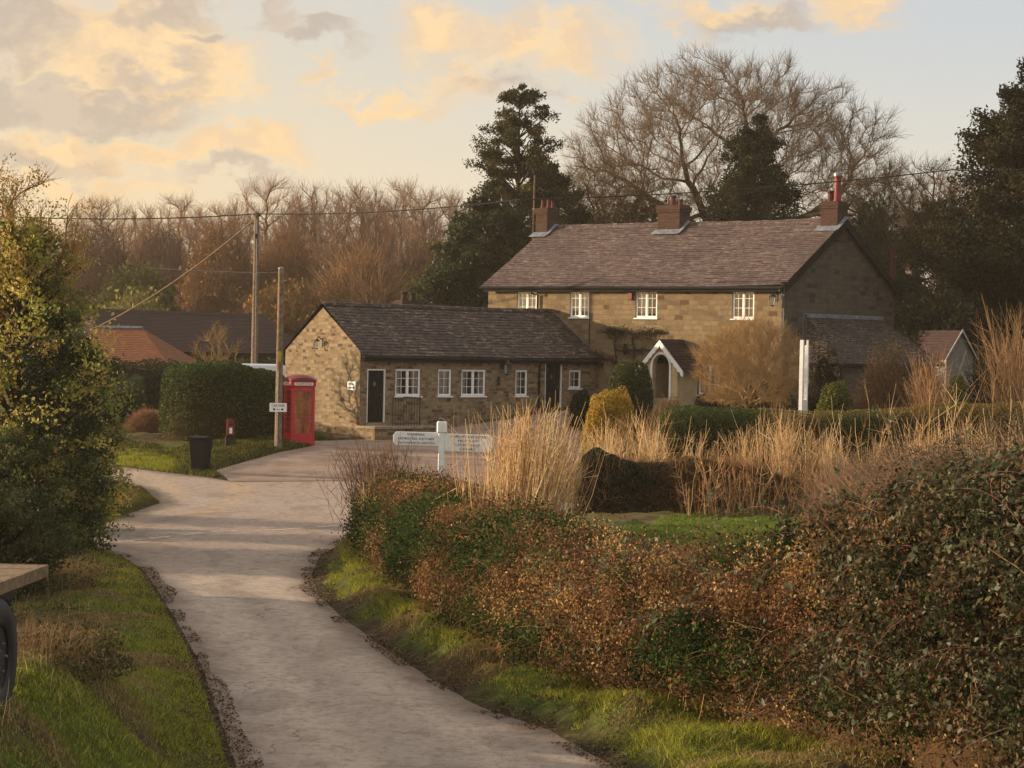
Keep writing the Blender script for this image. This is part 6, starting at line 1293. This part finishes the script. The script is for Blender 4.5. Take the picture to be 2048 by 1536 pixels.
# bramble and dead stalks on the left bank
for c_, rx, ry, h_, lab in (((-7.2, 32.0), 1.5, 6.5, .4, 'low tangled bramble on the left verge between trailer and lane'), ((-8.5, 42.0), 1.1, 3.2, .5, 'dark low bramble further up the left verge'), ((-5.3, 24.6), .9, 2.4, .3, 'low grey-green bramble patch beside the trailer wheel')):
    bush('bramble_patch', lab, (c_[0], c_[1], float(gz(*c_)) - .1), (rx, ry, h_), 9000, .05, [lin(82, 84, 46), lin(104, 88, 60), lin(66, 60, 42), lin(128, 108, 72), lin(56, 66, 36)], mat=DRY, cat='bramble', twigs=3500, tcol=lin(128, 104, 74), tl=.3, noise_=.25, tr=.005, core=False)
# unseen hedges added left of the lane to shade it, gapped for sun
hedge('shade_hedge', 'unseen hedge added to shade the lane, along its left beyond the picture edge', [(-12, 42.5), (-12.5, 36), (-12, 28.5)], 1.2, [2.1, 2.5, 2.2], 9000, .16, pal(DG), p=.7, noise_=.25, twigs=300)
hedge('shade_hedge', 'nearer unseen hedge added for its shade, left of the trailer beyond the picture edge', [(-10.5, 16.5), (-10.5, 12), (-9.5, 7)], 1.1, [2.6, 3.2, 3.2], 9000, .16, pal(DG), p=.7, noise_=.25, twigs=300)

# ---- grass, litter
def scatter(n, x0, x1, y0, y1, fn):
    P_ = np.stack([R.uniform(x0, x1, n), R.uniform(y0, y1, n)], 1); d = road_d(P_); k = fn(P_, d); return P_[k], d[k]
def grass(name, label, P_, d, h, w, pals, lean=.45):
    n = len(P_); z = ground_z(P_, d); B0 = np.column_stack([P_, z - .01]); an = R.uniform(0, 2 * math.pi, n); u = np.stack([np.cos(an), np.sin(an), np.zeros(n)], 1); hh = (h * R.uniform(.5, 1.35, n))[:, None]
    ln = R.normal(size=(n, 3)) * lean * [1, 1, 0]; M_ = B0 + hh * .55 * ([0, 0, 1] + ln * .5); T = B0 + hh * ([0, 0, 1] + ln * 1.2); ww = (w * R.uniform(.7, 1.3, n))[:, None]
    V = np.stack([B0 - u * ww, B0 + u * ww, M_ + u * ww * .7, M_ - u * ww * .7, T], 1).reshape(-1, 3); b = (np.arange(n) * 5)[:, None]
    Fq = np.concatenate([b + np.array([[0, 1, 2]]), b + np.array([[0, 2, 3]]), b + np.array([[3, 2, 4]])]); o = mesh_np(name, V, Fq, GRASSM, None, col=np.repeat(pals, 5, 0)); tag(o, label, 'grass', kind='stuff'); return o
GR = [lin(124, 134, 44), lin(146, 150, 56), lin(98, 108, 38), lin(168, 162, 72), lin(110, 96, 52)]; DR = [lin(168, 146, 96), lin(140, 120, 78), lin(112, 104, 58)]
def gcol(P_, d, green): f = sm(wn(P_, .9, 2) + .5 * wn(P_, 3, 1) + green, -.5, .5); n = len(P_); return np.where((f > R.uniform(0, 1, n))[:, None], pick(GR, n), pick(DR, n))
Lm = lambda P_: P_[:, 0] < np.interp(P_[:, 1], [15, 60], [0, -6])
P_, d = scatter(560000, -12, -2, 16, 52, lambda P_, d: Lm(P_) & (d > .1) & (d < 4.2) & (R.uniform(0, 1, len(d)) < np.clip(1.25 - d * .22, .15, 1) * np.clip(1.5 - P_[:, 1] / 45, .4, 1)))
tall = .055 + .04 * sm(wn(P_, 1.3, 3), 0, 1); grass('verge_grass', 'bright green grass on the left verge of the lane', P_, d, tall, .006, gcol(P_, d, 1.25 - 1.05 * d + .3 * wn(P_, .8, 5)))
foot = lambda P_: P_[:, 0] < np.interp(P_[:, 1], [19.5, 25.7, 27.4, 30.2, 33.4, 41.5, 49.6, 54], [6.2, 3.0, 2.15, .75, -.4, -2.2, -3.2, -3.4]) + .2
P_, d = scatter(620000, -5, 8, 18, 54, lambda P_, d: ~Lm(P_) & (d > .3 + .15 * wn(P_, 1.8, 3)) & foot(P_) & (wn(P_, 2.3, 5) > -1.1))
dp = sm(wn(P_, 1.6, 2), -.5, .8); grass('verge_grass', 'tussocky green grass between the lane and the roadside hedge', P_, d, .055 + .085 * dp * sm(d, .1, .6), .0065, gcol(P_, d, .15 + 1.0 * dp - .9 * sm(wn(P_, 1.1, 7), .1, .9)), .75)
P_, d = scatter(260000, 1.4, 13, 43, 62, lambda P_, d: sdist(P_, lawn_poly) < 0); grass('lawn_grass', 'short green lawn behind the roadside hedge', P_, d, .06, .009, pick([lin(112, 126, 54), lin(128, 138, 62), lin(92, 106, 44)], len(P_)))
P_, d = scatter(160000, -17, -6.5, 70, 82, lambda P_, d: (d > .05) & (d < 3.2)); grass('verge_grass', 'mossy grass bank around the wheelie bin, its left coloured as sunlit', P_, d, .1, .009, np.where((sm(P_[:, 0], -10.2, -11.4) * sm(d, 2.2, .8) + .15 > R.uniform(0, 1, len(P_)))[:, None], pick([lin(150, 152, 52), lin(122, 128, 44), lin(166, 160, 66)], len(P_)), pick([lin(70, 72, 36), lin(88, 80, 46), lin(58, 62, 34)], len(P_))))  # lit yellow painted into the left blades; shade and brown undergrowth into the rest
P_, d = scatter(120000, -16, -8, 54, 66, lambda P_, d: (d > .05) & (d < 3.5)); grass('verge_grass', 'dull grass on the tongue of verge below the left bushes', P_, d, .08, .009, pick([lin(92, 92, 42), lin(110, 96, 58), lin(80, 82, 40)], len(P_)))
P_, d = scatter(90000, 0, 18, 60, 82, lambda P_, d: (d > .3)); grass('rough_grass', 'rough grass among the bare shoots and hedges of the garden', P_, d, .18, .012, pick([lin(120, 108, 56), lin(96, 98, 44), lin(150, 124, 76)], len(P_)))
# leaf litter along the lane edges
P_, d = scatter(400000, -12, 6, 15, 56, lambda P_, d: (d > -.22 - .1 * wn(P_, .9, 2)) & (d < .5) & (R.uniform(0, 1, len(d)) < .8) & ((wn(P_, 1.5, 4) > -.2) | Lm(P_) & (P_[:, 1] < 34)))
z = np.maximum(ground_z(P_, d), gz(P_[:, 0], P_[:, 1])) + .012; o = leaves('leaf_litter', np.column_stack([P_, z]), .042, pick([lin(66, 48, 38), lin(88, 64, 48), lin(48, 38, 32), lin(70, 54, 42), lin(140, 112, 86)], len(P_)), DRY, None, .6, np.tile([0, 0, 1.], (len(P_), 1)), .65); tag(o, 'brown fallen leaves and soil along both edges of the lane', 'leaf litter', kind='stuff')
# dead stalks on the left bank
n = 1100; P_ = np.stack([R.uniform(-8.5, -3.6, n), R.uniform(18, 40, n)], 1); P_ = P_[road_d(P_) > 1.3]; n = len(P_); base = np.column_stack([P_, ground_z(P_)])
stems('dead_stalks', 'thin pale dead stalks scattered over the left bank', base, n, .38, np.stack([R.normal(size=n) * .3, R.normal(size=n) * .3, np.full(n, 1.0)], 1), .0035, [lin(190, 168, 120), lin(150, 128, 90), lin(90, 72, 54)], cat='dead stems', side=2)['kind'] = 'stuff'

# ================================================================== evening haze
hb = MB(); hb.box((-450, -20, -2.5), (450, 460, 40)); m, t = newmat('haze_air')
vn_ = t.n('ShaderNodeVolumePrincipled'); vn_.inputs['Color'].default_value = (1, .86, .68, 1); vn_.inputs['Density'].default_value = HAZE; vn_.inputs['Anisotropy'].default_value = .2
o_ = t.n('ShaderNodeOutputMaterial'); t.t.links.new(vn_.outputs[0], o_.inputs['Volume'])
tag(hb.build('haze', m, None, recalc=True), 'thin warm evening haze in the air', 'haze', kind='stuff')
